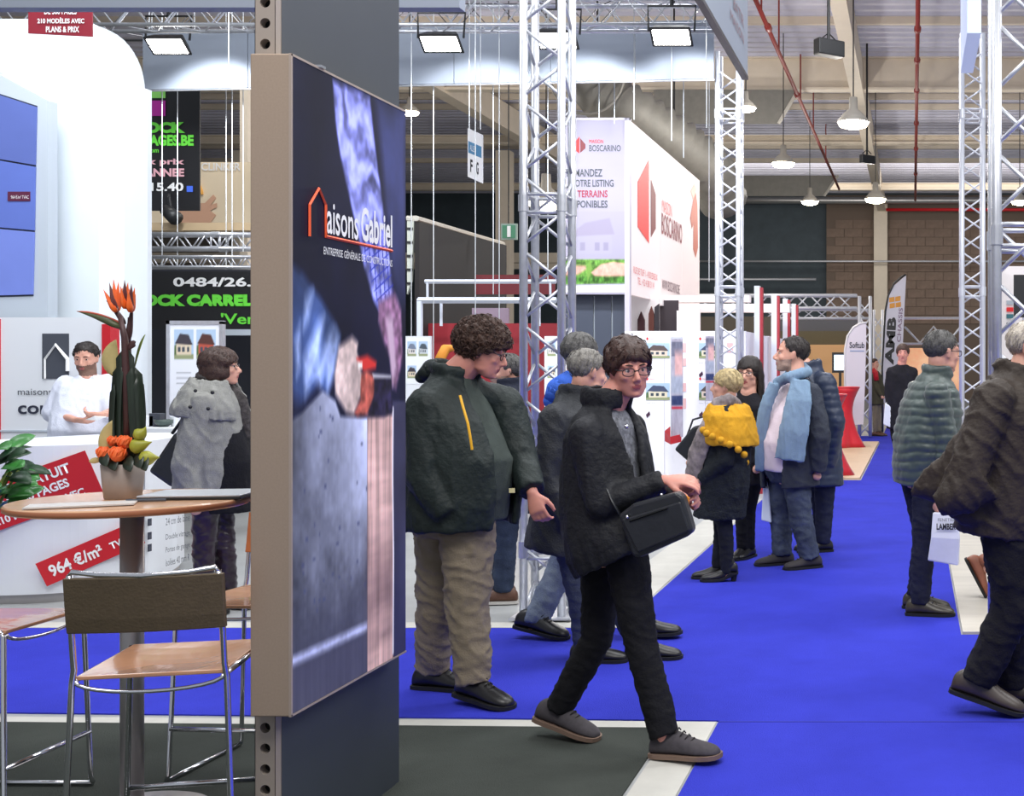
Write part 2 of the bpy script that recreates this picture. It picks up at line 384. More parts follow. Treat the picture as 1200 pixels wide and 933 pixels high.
def hair(parent, off, c, R, s, style, mat, vox, seed=1, locks=0, cut=0.):
    rnd = random.Random(seed); g = G(); pts = []
    N = 520
    zl = {'short': [(.09, .080), (.06, .058), (.035, .03), (.012, .012), (-.01, .0), (-.04, -.03), (-.09, -.062), (-.2, -.065)],
          'full': [(.095, .058), (.07, .04), (.045, .02), (.02, -.01), (-.01, -.04), (-.04, -.062), (-.09, -.075), (-.2, -.08)],
          'recede': [(.08, .1), (.06, .088), (.045, .05), (.02, .022), (-.01, .0), (-.04, -.03), (-.09, -.06), (-.2, -.065)],
          'bob': [(.095, .058), (.075, .03), (.05, .01), (.03, -.04), (.0, -.07), (-.04, -.09), (-.09, -.1), (-.2, -.1)]}['bob' if style in ('bob', 'long') else 'full' if style in ('curly', 'fringe') else style]
    def zmin(y):
        if y >= zl[0][0]: return zl[0][1]
        for (y0, z0), (y1, z1) in zip(zl, zl[1:]):
            if y >= y1: return z0+(z1-z0)*(y0-y)/(y0-y1)
        return zl[-1][1]
    rad, th = {'short': ((.074, .096, .083), .010), 'recede': ((.073, .093, .079), .010), 'full': ((.078, .1, .088), .014), 'fringe': ((.082, .104, .092), .018),
               'curly': ((.084, .106, .096), .021), 'bob': ((.084, .104, .088), .020), 'long': ((.081, .1, .088), .016)}[style]
    for i in range(N):
        z = 1-2*(i+.5)/N; q = math.sqrt(1-z*z); a = i*2.39996
        p = Vector((rad[0]*q*math.cos(a), -.016+rad[1]*q*math.sin(a), .032+rad[2]*z))
        if p.z < zmin(p.y)+rnd.uniform(-.004, .004): continue
        if p.z < -.01: p.y *= .93; p.x *= .93
        pts.append(p)
        rr = th*rnd.uniform(.85, 1.2); g.ell(c+R @ (p*s), rr*s, nu=8, nv=6)
        if style == 'curly' and rnd.random() < .55:
            q2 = p+Vector((rnd.uniform(-1, 1), rnd.uniform(-1, 1), rnd.uniform(-.5, 1)))*.012; g.ell(c+R @ (q2*s), .012*s, nu=8, nv=6)
    g.ell(c+R @ (Vector((0, -.022, .045))*s), tuple(x*.93*s for x in rad), R)
    if style in ('bob', 'long'):
        zb = -.115 if style == 'bob' else -.30
        for k in range(26):
            a = math.radians(-150+300*k/25) + PI/2+PI   # around the back
            x, y = math.cos(a)*.083, math.sin(a)*.088-.02
            if y > (.05 if style == 'bob' else .0): continue
            ze = zb+(.03 if y > .0 else 0)
            g.tube([c+R @ (Vector((x, y, .03))*s), c+R @ (Vector((x*1.07, y*1.05, -.03))*s), c+R @ (Vector((x*1.05, y*1.03-.002, (ze-.03)/2))*s), c+R @ (Vector((x*.85, y*.8-.01, ze))*s)], [.018*s, .02*s, .02*s, .013*s], 8)
    amp = {'curly': .010, 'fringe': .006, 'bob': .004, 'long': .004}.get(style, .003); fq = {'curly': 55, 'fringe': 38}.get(style, 60)
    Ri = R.transposed()
    def dsp(p, n):
        q = Ri @ (p-c)
        if style == 'curly': return amp*noise.noise(p*fq)*1.4+.004*noise.noise(p*130)
        return amp*noise.noise(Vector((q.x*fq*1.6, q.y*fq*.5, q.z*fq*.35)))+.0015*noise.noise(p*150)
    ob = blob('hair', g, mat, parent, off, vox, dsp, smooth=2 if style != 'curly' else 1)
    if locks:
        g2 = G()
        for p in rnd.sample(pts*3, min(locks, len(pts)*3)):
            nrm = Vector((p.x/rad[0]**2, (p.y+.016)/rad[1]**2, (p.z-.032)/rad[2]**2)).normalized()
            p0 = p+nrm*th*.75+Vector([rnd.uniform(-.006, .006) for _ in range(3)])
            if style == 'curly':
                t = nrm.orthogonal(); t.rotate(Matrix.Rotation(rnd.uniform(0, 6.3), 3, nrm)); b2 = nrm.cross(t); rr = rnd.uniform(.006, .011); P = []
                for k in range(7):
                    an = k*.85; P.append(p0+t*(rr*math.cos(an)-rr)+b2*(rr*math.sin(an))+nrm*(.002*k+.004*math.sin(an)))
            else:
                t = Vector((p.x*2, -.35+p.y*-1, -1 if p.y < .06 else -.6)); t = (t-nrm*nrm.dot(t)).normalized(); L = rnd.uniform(.02, .035)
                P = [p0+t*L*k/3+nrm*(.004*math.sin(k)-.0022*k) for k in range(4)]
            g2.tube([c+R @ (q*s) for q in P], [.0026*s*(1-.8*k/(len(P)-1))+.0004 for k in range(len(P))], 4, cap=False)
        obj('hair_locks', g2, mat, ob, off, smooth=True, kind='stuff')
    return ob
def glasses(parent, off, c, R, s, mat=None, lens=True):
    mat = mat or GLFR; g = G(); gl = G()
    def T(x, y, z): return c+R @ (Vector((x, y, z))*s)
    for q in (-1, 1):
        lp = [T(q*.034+.026*math.cos(a)*(1 if abs(math.cos(a)) < .8 else 1), .1-.004*abs(math.cos(a)), -.004+.0165*math.copysign(abs(math.sin(a))**.7, math.sin(a))) for a in [2*PI*i/16 for i in range(17)]]
        g.tube(lp, .0022*s, 6); gl.add(lp[:16], [tuple(range(16))])
        g.tube([T(q*.060, .094, .004), T(q*.074, .08, .004), T(q*.081, .0, .002), T(q*.080, -.018, -.012)], .0024*s, 6)
    g.tube([T(-.009, .1, .0), T(0, .104, .003), T(.009, .1, .0)], .002*s, 6)
    o = obj('glasses', g, mat, parent, off, smooth=True)
    if lens: obj('lens', gl, LENS, o, off)
def person(label, foot, pts, Y0, az, head, H=1.75, vox=.010, skin=SKIN, group=None, **k):
    """pts: joints as (px, py[, depth offset]); right side keys end in r, left in l (the person's own right and left)"""
    root = thing('person', label, 'person', foot, 0, group); off = Vector(foot); s = H/1.75
    P = {n: W(p[0], p[1], Y0+(p[2] if len(p) > 2 else 0)) for n, p in pts.items()}
    r, f, u = frame(az)
    hc = W(head[0], head[1], Y0+(head[5] if len(head) > 5 else 0)); hr, hf, hu = frame(head[2], head[3], head[4]); R = basis(hr, hf, hu)
    hs = k.get('hs', 1.)*s; b = G(); head_geo(b, hc, R, hs, k.get('fat', 1.), k.get('nose', 1.))
    nk = P['neck']; pel = P['pel']; hem = P.get('hem', pel-Vector((0, 0, .12))); wd_ = k.get('wd', 1.); dp = k.get('dp', 1.)
    b.limb([hc+R @ (Vector((0, -.025, -.05))*hs), nk+f*.02, nk-Vector((0, 0, .08))], [.057*hs*k.get('nw', 1.), .062*hs*k.get('nw', 1.), .07*s])
    shw = k.get('sh', .185)*s
    for q, nm in ((1, 'r'), (-1, 'l')):
        if 'a'+nm in P and P['a'+nm].z < .088*s+.007: P['a'+nm].z = .088*s+.007
        if 's'+nm not in P: P['s'+nm] = nk-Vector((0, 0, .065*s))+r*q*shw
        if 'h'+nm not in P: P['h'+nm] = pel+r*q*.085*s
        P['h'+nm+'0'] = P['h'+nm]
    torso(b, [pel-Vector((0, 0, .1)), pel, nk], [(0, .10, .08), (.2, .14*wd_, .10*dp), (.45, .12*wd_, .09*dp), (.75, .145*wd_, .095), (.9, .13, .08), (1., .06, .06)], r, f)
    for nm in 'rl':
        if 'w'+nm in P:
            hd = k.get('hand_'+nm); we = P['w'+nm] if hd is not False else P['e'+nm].lerp(P['w'+nm], .7)
            b.limb([P['s'+nm], P['e'+nm], we], [.042*s, .036*s, .025*s])
            if hd:
                d = Vector(hd[0]); n = Vector(hd[1]); side = 1 if nm == 'l' else -1
                hand_geo(b, P['w'+nm], d, n, s*k.get('hsz', 1.), side*(hd[3] if len(hd) > 3 else 1), hd[2])
            elif hd is None: b.ell(P['w'+nm]+(P['w'+nm]-P['e'+nm]).normalized()*.04, .035)
        if 'k'+nm in P: b.limb([P['h'+nm], P['k'+nm], P['a'+nm]], [.065*s, .045*s, .035*s]); b.ell(P['a'+nm]-Vector((0, 0, .03)), .034)
    lipc = hc+R @ (Vector((0, .1, -.069))*hs); Rn = np.array(R)
    def lip(ce):
        q = (ce-np.array(lipc)) @ Rn/hs; return (q[:, 0]/.024)**2+(q[:, 1]/.014)**2+(q[:, 2]/.0105)**2 < 1
    reg = []; mats = [skin, LIP]
    if k.get('beard'):
        def bd(ce):
            q = (ce-np.array(hc)) @ Rn/hs
            zt = -.045-np.where(q[:, 1] < .06, -.25*(np.clip(.06-q[:, 1], 0, .06)), 0)
            return (q[:, 2] < zt) & (q[:, 2] > -.125) & (q[:, 1] > .0) & (np.abs(q[:, 0]) < .08)
        mats = [skin, LIP, k['beard']]; reg.append((2, bd))
    reg.append((1, lip))
    body = blob('body', b, mats, root, off, k.get('bvox', vox*.75), None, 2, reg)
    # face details
    T = lambda x, y, z: hc+R @ (Vector((x, y, z))*hs)
    if k.get('face', 1):
        for q in (-1, 1):
            e = G(); e.ell(T(q*.031, .0755, .0005), .0115*hs, nu=12, nv=8); ey = obj('eye', e, EYEW, root, off, smooth=True)
            e = G(); e.ell(T(q*.031+k.get('gaze', 0), .0845, .0003), (.0062*hs, .0035*hs, .0062*hs), R, nu=10, nv=6); obj('iris', e, EYED, ey, off, smooth=True)
            e = G(); e.tube([T(q*.014, .094, .021), T(q*.03, .0925, .0265), T(q*.048, .082, .022)], [.0028*hs, .0036*hs, .002*hs], 6); obj('eyebrow', e, k.get('brow', BROW), root, off, smooth=True)
    if k.get('hair'): hair(root, off, hc, R, hs, k['hair'], k['hairmat'], k.get('hvox', vox*.6), k.get('seed', 1), k.get('locks', 0))
    if k.get('glasses'): glasses(root, off, hc, R, hs)
    return dict(root=root, off=off, P=P, r=r, f=f, u=u, R=R, hc=hc, hs=hs, s=s, vox=vox, T=T, body=body, nk=nk, pel=pel, hem=hem)
def folds(amp=.006, fine=.002, fq=(9, 9, 5), seed=0, tilt=.6):
    o = Vector((seed*3.1, seed*1.7, 0))
    def d(p, n):
        q = Vector((p.x*fq[0], p.y*fq[1], p.z*fq[2]+tilt*p.x*8))+o
        v = noise.noise(q); w = (1-min(1, abs(noise.noise(q*1.5+Vector((5, 5, 5)))*1.9)))**3; w2 = (1-min(1, abs(noise.noise(q*3.1+Vector((9, 2, 5)))*2)))**3
        return amp*(v*.55+w*.75+w2*.3-.3)+fine*noise.noise(p*40)
    return d
def quilt(step=.055, amp=.009):
    def d(p, n):
        zz = p.z+.035*noise.noise(p*2.3)+.012*noise.noise(p*7); return amp*(abs(math.sin(PI*zz/step))**.6)*(.75+.6*noise.noise(p*9))-amp*.5+.005*noise.noise(p*16)+.003*noise.noise(p*34)
    return d
def trousers(pr, mat, rad=(.10, .072, .058), vox=None, disp=None, top=.12, name='trousers', waist=(.17, .13), low=.02, crotch=.08):
    g = G(); P = pr['P']; s = pr['s']; pel = pr['pel']
    torso(g, [pel-Vector((0, 0, crotch)), pel+Vector((0, 0, top))], [(0, waist[0]*.8, waist[1]*.8), (.4, waist[0], waist[1]), (1, waist[0]*.95, waist[1]*.92)], pr['r'], pr['f'])
    for nm in 'rl':
        if 'k'+nm not in P: continue
        h, kn, a = P['h'+nm], P['k'+nm], P['a'+nm]-Vector((0, 0, low))
        g.limb([h, kn], [rad[0]*s, rad[1]*s]); dr = (a-kn).normalized(); g.tube([kn, (kn+a)/2, a], [rad[1]*s, (rad[1]*.55+rad[2]*.45)*s, rad[2]*s], 16)
    return blob(name, g, mat, pr['root'], pr['off'], vox or pr['vox'], disp or folds(.007, .002, (7, 7, 14), 3))
def jacket(pr, mat, rg, name='jacket', gap=None, sl=(.066, .058, .047), collar=None, disp=None, vox=None, sleeves='rl', cuff=.0, th=.024, regions=None, extra=None, pts=None):
    g = G(); P = pr['P']; s = pr['s']
    torso(g, pts or [pr['hem'], pr['pel'], pr['nk']], rg, pr['r'], pr['f'], gap, th)
    for nm in sleeves:
        if 'w'+nm not in P: continue
        e, w = P['e'+nm], P['w'+nm]; w2 = e+(w-e)*(1-cuff); S = P['s'+nm]
        g.limb([S, e], [sl[0]*s, sl[1]*s]); g.tube([e, (e+w2)/2, w2], [sl[1]*s, (sl[1]+sl[2])/2*s, sl[2]*s], 16)
        g.limb([pr['nk']-Vector((0, 0, .035))+(S-pr['nk'])*.3, S], [.055*s, sl[0]*.98*s])
    if collar:
        h, ra, tilt = collar[:3]; oa = collar[3] if len(collar) > 3 else 28; c = pr['nk']; rr, ff = pr['r'], pr['f']; out = []
        for k_ in range(15):
            a = math.radians(oa+(360-2*oa)*k_/14); out.append(c+rr*(math.sin(a)*ra)+ff*(math.cos(a)*ra*1.05+.01)+Vector((0, 0, h*.4-tilt*math.cos(a))))
        g.tube(out, [(h*.5, .014)]*15, 10, flat=(0, 0, 1))
    if extra: extra(g)
    return blob(name, g, mat, pr['root'], pr['off'], vox or pr['vox'], disp or folds(), regions=regions)
# ---------------------------------------------------------------- materials of the place
CONC = M('concrete_floor', (158, 160, 160), .42, var=.13, vs=1.6, bump=.06, bs=18)
BLUE = M('blue_carpet', (54, 60, 182), .95, var=.10, vs=2.2, bump=.5, bs=260, spec=.1)
DARKC = M('dark_grey_carpet', (66, 70, 66), .95, var=.14, vs=3, bump=.5, bs=240, spec=.1)
BEIGEF = M('beige_stand_floor', (205, 178, 150), .5, var=.06, vs=4)
PALE = M('pale_tape', (196, 194, 186), .6, var=.07, vs=6)
ALU = M('truss_aluminium', (208, 210, 216), .36, .75, var=.08, vs=20)
ALUW = M('white_truss', (212, 214, 222), .4, .35)
CHROME = M('chrome', (222, 222, 226), .12, 1.)
STEEL = M('brushed_steel', (176, 172, 172), .42, .7, var=.08, vs=4, stretch=(1, 1, .1))
WHITE = M('white_laminate', (228, 231, 236), .4); WHITEW = M('white_wall_panel', (224, 232, 238), .5, var=.02, vs=2)
GREYW = M('grey_wall_panel', (186, 195, 205), .5)
REDP = M('red_print', (196, 28, 40), .45); REDW = M('red_wall', (150, 32, 44), .6)
BLACK = M('black_print', (24, 24, 28), .5); DKG = M('dark_grey_print', (72, 76, 86), .5); NAVY = M('navy_print', (44, 48, 66), .5)
WTXT = M('white_print', (240, 240, 240), .5); GREEN = M('green_print', (110, 225, 70), .5); MAG = M('magenta_print', (190, 40, 160), .5)
PINK = M('pink_outline_print', (226, 170, 180), .5); ORG = M('orange_print', (245, 95, 50), .5); YEL = M('yellow_print', (225, 160, 40), .5)
BEIGES = M('beige_painted_steel', (226, 214, 196), .6, var=.04, vs=3); REDPIPE = M('red_pipe', (140, 50, 46), .5)
DECK = M('steel_deck', (212, 212, 228), .55, 0, var=.08, vs=2); DARKW = M('dark_cladding', (62, 74, 82), .7, var=.15, vs=2)
BRICKW = M('brown_block', (128, 110, 98), .85, var=.15, vs=3); BRICKM = M('mortar', (112, 98, 88), .9)
WIRE = M('steel_wire', (205, 210, 215), .4, .6); DUCT = M('duct_grey', (130, 128, 122), .6, .2, var=.1, vs=5)
BLKP = M('black_plastic', (26, 27, 30), .45); LAMPG = M('lamp_glass', (255, 252, 244), .5, emit=30.); LAMPW = M('bay_lamp_glass', (255, 240, 205), .5, emit=24.)
TAUPE = M('taupe_lacquer', (168, 148, 130), .45, .25, var=.05, vs=160); ANTH = M('anthracite_panel', (58, 64, 72), .5, var=.04, vs=3)
# ---------------------------------------------------------------- floor and carpets
g = G(); g.bx(-45, 30, -4, 62, -.2, 0); floor = struct('floor', g, CONC)
def slab(name, polys, mat, label, cat='carpet', h=.008, z=0., group=None):
    g = G()
    for p in polys: g.prism([(x, y, z) for x, y in p], (0, 0, h))
    return tag(obj(name, g, mat), label, cat, group)
XA, XB, XR = -.843, -1.73, .275
def yn(px): return GY(832+14*px/840.)       # near edge of the cross aisle
slab('aisle_carpet', [[(-9, 5.58), (-6, 5.58), (XA-.0, 5.375), (XA, 1.0), (3, 1.0), (3, 7.09), (XR, 7.09), (XR, 36), (-.66, 36), (-.66, 27), (-4.5, 27), (-4.5, 24.8), (-.66, 24.8), (-.70, 16.6), (XB, 16.6), (XB, 7.27), (-9, 7.27)]], BLUE, 'bright blue carpet of the main aisle and its side branch', 'carpet', .006)
slab('stand_carpet', [[(-6, 1), (-1.045, 1), (-1.045, 5.27), (-6, 5.42)]], DARKC, 'dark grey-green carpet under the billboard and the bar table', 'carpet', .006)
slab('stand_floor_panel', [[(-6, 16.7), (-.72, 16.7), (-.68, 24.7), (-6, 24.7)]], BEIGEF, 'beige raised stand floor under the red cocktail tables', 'floor panel', .03)
slab('border_strip', [[(-9, 7.29), (XB-.02, 7.29), (XB-.02, 7.44), (-9, 7.44)]], PALE, 'thin white strip along the far edge of the side aisle', 'floor strip', .004)
slab('border_strip', [[(XB-.36, 7.46), (XB-.02, 7.46), (XB-.02, 14.3), (XB-.36, 14.3)]], PALE, 'wide white strip along the left edge of the main aisle', 'floor strip', .004)
bs_ = thing('border_strip', 'pale L shaped strip between dark stand carpet and blue carpet', 'floor strip')
for P_ in ([(-9, 5.43), (-1.02, 5.28), (XA-.01, 5.28), (XA-.01, 5.365), (-9, 5.57)], [(-1.03, 1), (XA-.01, 1), (XA-.01, 5.28), (-1.03, 5.28)]): obj('strip', G().prism([(x, y, 0) for x, y in P_], (0, 0, .004)), PALE, bs_)
slab('floor_panel', [[(XR+.01, 7.1), (2.5, 7.1), (2.5, 16), (XR+.01, 16)]], M('pale_wood_tile', (196, 190, 178), .35, var=.12, vs=1.5, stretch=(1, 6, 1)), 'pale stand floor to the right of the blue aisle', 'floor panel', .02)
# carpet seam
g = G(); g.bx(XA, 3, 5.35, 5.358, .0062, .0072); tag(obj('carpet_seam', g, M('seam', (30, 34, 130), .9)), 'thin dark seam across the blue carpet at the crossing', 'seam')
# ---------------------------------------------------------------- hall shell
struct('wall_back', G().bx(-45, 30, 56, 56.4, 0, 12), DARKW)
g = G(); g.bx(-3.9, 10, 55.7, 55.99, 0, 9.2); bw = struct('trim_1', g, BRICKM)
bm_ = G(); bm_.box((0, 0, 0), (.78, .06, .37)); bme = mesh('block', bm_); bme.materials.append(BRICKW)
k = 0
for r_ in range(12):
    for c_ in range(12):
        z = 3.6+r_*.39; x = -3.5+c_*.81+(r_ % 2)*.4
        if x > 5.6: continue
        ob = bpy.data.objects.new('block', bme); COL.objects.link(ob); ob.parent = bw; ob.location = (x, 55.68+.01*((r_*7+c_*3) % 3), z)
struct('trim_2', G().bx(-1.75, -1.15, 55.2, 55.6, 0, 9), BEIGES)
struct('wall_left', G().bx(-30.4, -30, -4, 56, 0, 12), M('left_wall', (118, 112, 104), .8, var=.05, vs=2))
g = G()
# corrugated roof deck: ribs across the hall
ys = 14.; R0 = []
while ys < 56: R0.append(ys); ys += .45
pts = []
for y in R0: pts += [(y, 9.33), (y+.16, 9.33), (y+.2, 9.43), (y+.41, 9.43)]
for (y0, z0), (y1, z1) in zip(pts, pts[1:]): g.add([(-30, y0, z0), (10, y0, z0), (10, y1, z1), (-30, y1, z1)], [(0, 1, 2, 3)])
ceil = struct('ceiling', g, DECK)
for i, (y, zb, zt) in enumerate(((15.3, 8.55, 9.33), (23.3, 8.55, 9.33), (31.3, 8.55, 9.33), (39.3, 8.62, 8.85), (49.6, 8.62, 8.85))):
    g = G(); g.bx(-30, 10, y, y+.06, zb, zt); g.bx(-30, 10, y-.16, y+.2, zb-.06, zb); g.bx(-30, 10, y-.12, y+.18, zt-.04, zt)
    struct('trim_%d' % (3+i), g, BEIGES)
for i, y in enumerate((19.5, 27.6, 35.4, 36.8, 43.5, 46.5)):
    struct('trim_%d' % (8+i), G().bx(-30, 10, y, y+.14, 9.17, 9.33), BEIGES)
struct('trim_20', G().bx(-1.58, -1.26, 14, 56, 8.42, 9.15), BEIGES)
struct('trim_21', G().bx(-12.2, -11.8, 14, 56, 8.42, 9.15), BEIGES)
for i, (y, zb) in enumerate(((44, 5.2), (52, 5.6))):
    struct('trim_%d' % (22+i), G().bx(-30, -9.6, y, y+.3, zb, zb+.35), BEIGES)
for i, x in enumerate((-13.5, -22)): struct('trim_%d' % (24+i), G().bx(x, x+.45, 40, 40.45, 0, 8.5), BEIGES)
# pipes
def pipe(name, pts, r, mat, label, cat='pipe', n=10, group=None, drops=None, coup=None):
    t = thing(name, label, cat, pts[0], 0, group); o = Vector(pts[0]); g = G().tube(pts, r, n); obj('pipe_run', g, mat, t, o, smooth=True)
    for d in (drops or []): obj('hanger_rod', G().tube(d, .02, 6), mat, t, o)
    for c in (coup or []): obj('coupling', G().tube([Vector(c)-Vector((0, .09, 0)), Vector(c)+Vector((0, .09, 0))], r*1.6, 10), mat, t, o)
    return t
pipe('sprinkler_pipe', [(.09, 16, 8.2), (.09, 50, 8.2)], .045, REDPIPE, 'red sprinkler pipe running straight away under the roof, right of the beige beam', drops=[[(.09, y, 8.2), (.09, y, 9.34)] for y in (20, 26, 33, 41)], coup=[(.09, y, 8.2) for y in (17, 19.5, 22, 24.5, 27, 30, 34, 38, 43)])
pipe('sprinkler_pipe', [(-2.85, 14, 8.1), (-2.75, 46, 8.1)], .045, REDPIPE, 'red sprinkler pipe slanting down beside the upper hanging banner', drops=[[(-2.82, y, 8.1), (-2.82, y, 9.34)] for y in (19, 23, 26, 31, 35, 40)], coup=[(-2.81, y, 8.1) for y in (24, 30)])
pipe('silver_pipe', [(-14, 54.8, 8.85), (9, 54.8, 8.85)], .16, M('silver_pipe', (190, 190, 190), .3, .8), 'silver horizontal pipe along the top of the back wall')
pipe('red_wall_pipe', [(-1.2, 54.9, 8.45), (9, 54.9, 8.45)], .07, M('bright_red', (210, 30, 40), .5), 'bright red pipe under the silver pipe on the back wall')
pipe('wall_rail', [(-14, 54.8, 6.15), (8, 54.8, 6.15)], .045, ALU, 'thin upper silver rail across the dark back wall')
pipe('wall_rail', [(-14, 54.8, 5.35), (-4.3, 54.8, 5.35)], .06, ALU, 'thin lower silver rail ending before the brown blocks')
# dark louvre screens under the roof (sloped smoke baffles)
def baffle(x0, x1, y, z0, z1, label):
    t = thing('roof_baffle', label, 'baffle', ((x0+x1)/2, y, z0)); o = Vector(t.location); dx = x1-x0
    obj('baffle_panel', G().prism([(x0, y, z1), (x1, y, z1), (x1-.5, y, z0), (x0, y, z0)], (0, .05, 0)), DUCT, t, o)
    obj('edge_frame', G().tube([(x1, y-.01, z1), (x1-.5, y-.01, z0)], .05, 6), M('pale_edge', (200, 196, 186), .5), t, o)
baffle(-6.5, -2.87, 31, 7.6, 8.45, 'grey sloped panel under the roof beside the red pipe, nearer one'); baffle(-7.2, -2.73, 45, 7.7, 8.45, 'grey sloped panel under the roof, farther one')
# ribbed ventilation duct behind the tall red and white cube
g = G(); t = thing('ventilation_duct', 'grey ribbed ventilation duct curving under the roof behind the cube sign', 'duct', W(760, 120, 24))
pts = [W(690, 60, 24), W(700, 110, 24), W(740, 130, 24), W(790, 165, 24.5), W(830, 195, 25), W(850, 240, 26)]
P2 = []; 
for a_, b_ in zip(pts, pts[1:]):
    for q in range(8): P2.append(a_.lerp(b_, q/8))
obj('duct_hose', G().tube(P2, [.52*(1 if i % 2 else .82) for i in range(len(P2))], 16), DUCT, t, t.location, smooth=True)
obj('hanger_rod', G().tube([W(700, 110, 24), W(700, 110, 24)+Vector((0, 0, 9.44-W(700, 110, 24).z))], .02, 6), BLKP, t, t.location); obj('hanger_rod', G().tube([W(790, 165, 24.5), W(790, 165, 24.5)+Vector((0, 0, 9.44-W(790, 165, 24.5).z))], .02, 6), BLKP, t, t.location)
obj('duct_ring', G().tube([W(688+44*math.cos(a), 84+50*math.sin(a), 23) for a in [2*PI*i/24 for i in range(25)]], .03, 6), DUCT, t, t.location, smooth=True)
# high bay lamps
def bay(px, py, Y, sc=1., label='', pw=40):
    p = W(px, py, Y); t = thing('bay_lamp', label, 'lamp', p); r = .26*sc
    obj('reflector', G().lathe([(.06*sc, .38*sc), (.07*sc, .2*sc), (.16*sc, .12*sc), (r, .0), (r*.97, -.01)], n=20), M('bay_shade', (170, 165, 155), .5), t, smooth=True)
    obj('lamp_glass', G().lathe([(r*.95, .0), (r*.8, -.07*sc), (r*.4, -.1*sc), (.01, -.11*sc)], n=20), LAMPW, t, smooth=True)
    obj('hanger_rod', G().tube([(0, 0, .38*sc), (0, 0, 9.44-p.z)], .012, 6), BLKP, t)
    l = bpy.data.lights.new('bay_light', 'POINT'); l.energy = pw*7; l.color = (1, .95, .88); l.shadow_soft_size = .2
    lo = bpy.data.objects.new('bay_light', l); COL.objects.link(lo); lo.parent = t; lo.location = (0, 0, -.3)
for a in ((1000, 143, 21, 1.1, 'brightest round bay lamp, under the beige beam'), (918, 191, 29, 1.1, 'bay lamp left of the beige beam, over the far red pipe'), (949, 236, 38, 1.1, 'small bay lamp just above the dark back wall panel'),
          (1026, 233, 34, 1.2, 'bay lamp just above the back wall column'), (874, 126, 22, .75, 'bay lamp partly behind the middle truss tower'), (640, 237, 25, 1.5, 'bay lamp seen through the nearest truss tower'),
          (480, 131, 26, .8, 'small bay lamp by the top corner of the big billboard'), (1195, 236, 34, 1, 'bay lamp at the right edge behind the truss')): bay(*a)
# hanging loudspeakers
for px, py, Y, sc, lb in ((971, 57, 19, 1., 'black loudspeaker hanging under the roof, nearer one'), (1016, 187, 30, .8, 'black loudspeaker hanging under the roof, farther small one')):
    p = W(px, py, Y); t = thing('hanging_loudspeaker', lb, 'loudspeaker', p, .5)
    obj('speaker_box', G().prism([(-.22*sc, -.13*sc, -.12*sc), (.22*sc, -.13*sc, -.14*sc), (.22*sc, .13*sc, -.12*sc), (-.2*sc, .13*sc, -.1*sc)], (0, 0, .25*sc)), BLKP, t, bev=.02)
    obj('bracket', G().tube([(-.12, 0, .14), (0, 0, .24), (.12, 0, .14)], .012, 6), BLKP, t); obj('hanger_rod', G().tube([(0, 0, .12), (0, 0, 9.44-p.z)], .025, 6), BLKP, t)
# ---------------------------------------------------------------- trusses
_BR = {}
def rod(a, b, r, mat, parent, off, name='brace'):
    """a brace that shares its mesh with others of the same length"""
    a, b = Vector(a), Vector(b); L = round((b-a).length, 3); key = (L, r, mat.name)
    if key not in _BR:
        _BR[key] = mesh('brace', G().tube([(0, 0, 0), (0, 0, L)], r, 8), smooth=True); _BR[key].materials.append(mat)
    o = bpy.data.objects.new(name, _BR[key]); COL.objects.link(o); o.parent = parent; o.location = a-Vector(off); o.rotation_euler = (b-a).to_track_quat('Z', 'Y').to_euler(); return o
def truss(label, a, b, s, side, up2, mat, pitch=None, rc=.025, rb=.010, joints=(), base=False, name='truss_tower', phase=0, cat='truss', faces=(0, 1, 2, 3), simple=False):
    """square truss from a to b; side and up2 span its section"""
    a, b, side, up2 = Vector(a), Vector(b), Vector(side).normalized()*s, Vector(up2).normalized()*s
    t = thing(name, label, cat, a); L = (b-a).length; d = (b-a).normalized(); C = [Vector(), side, side+up2, up2]
    for c in C: obj('chord', G().tube([a+c, b+c], rc, 12), mat, t, a, smooth=True)
    pitch = pitch or s*.95; n = int(L/pitch); gz = G()
    for k in faces:
        c0, c1 = C[k], C[(k+1) % 4]
        for i in range(n):
            p, q = (c0, c1) if (i+k+phase) % 2 == 0 else (c1, c0)
            A, B = a+p+d*(i*pitch+.02), a+q+d*((i+1)*pitch-.02)
            if simple: gz.tube([A, B], rb, 6)
            else: rod(A, B, rb, mat, t, a)
    if simple: obj('brace', gz, mat, t, a, kind='stuff')
    for z in joints:
        for zz in (z-.055, z+.055):
            for k in faces: rod(a+C[k]+d*zz, a+C[(k+1) % 4]+d*zz, rb*1.1, mat, t, a, 'cross_bar')
        for c in C: obj('coupler', G().tube([a+c+d*(z-.05), a+c+d*(z+.05)], rc*1.25, 12), mat, t, a)
    if base: obj('base_plate', G().box(a+(side+up2)/2+Vector((0, 0, .01)), (s+.14, s+.14, .012)), mat, t, a)
    return t
X, Yv, Z = Vector((1, 0, 0)), Vector((0, 1, 0)), Vector((0, 0, 1))
truss('silver truss tower standing right behind the curly-haired man', (-2.361, 7.5, .012), (-2.361, 7.5, 4.9), .23, X, Yv, ALU, .225, joints=(.42, 2.52, 4.55), base=True)
truss('silver truss tower in front of the white poster wall', (-2.15, 13.6, .012), (-2.15, 13.6, 5.0), .23, X, Yv, ALUW, .2, joints=(.4, 2.35, 4.3), base=True, rc=.027)
truss('slim silver truss tower right of the aisle, behind the green padded jacket', (.54, 13.6, .012), (.54, 13.6, 5.2), .23, X, Yv, ALUW, .2, joints=(.4, 2.35, 4.3), base=True, rc=.027)
truss('thick silver truss tower at the right edge of the photo', (.425, 6.3, .012), (.425, 6.3, 4.4), .30, X, Yv, ALU, .33, rc=.027, rb=.012, joints=(.5, 2.2, 3.6), base=True)
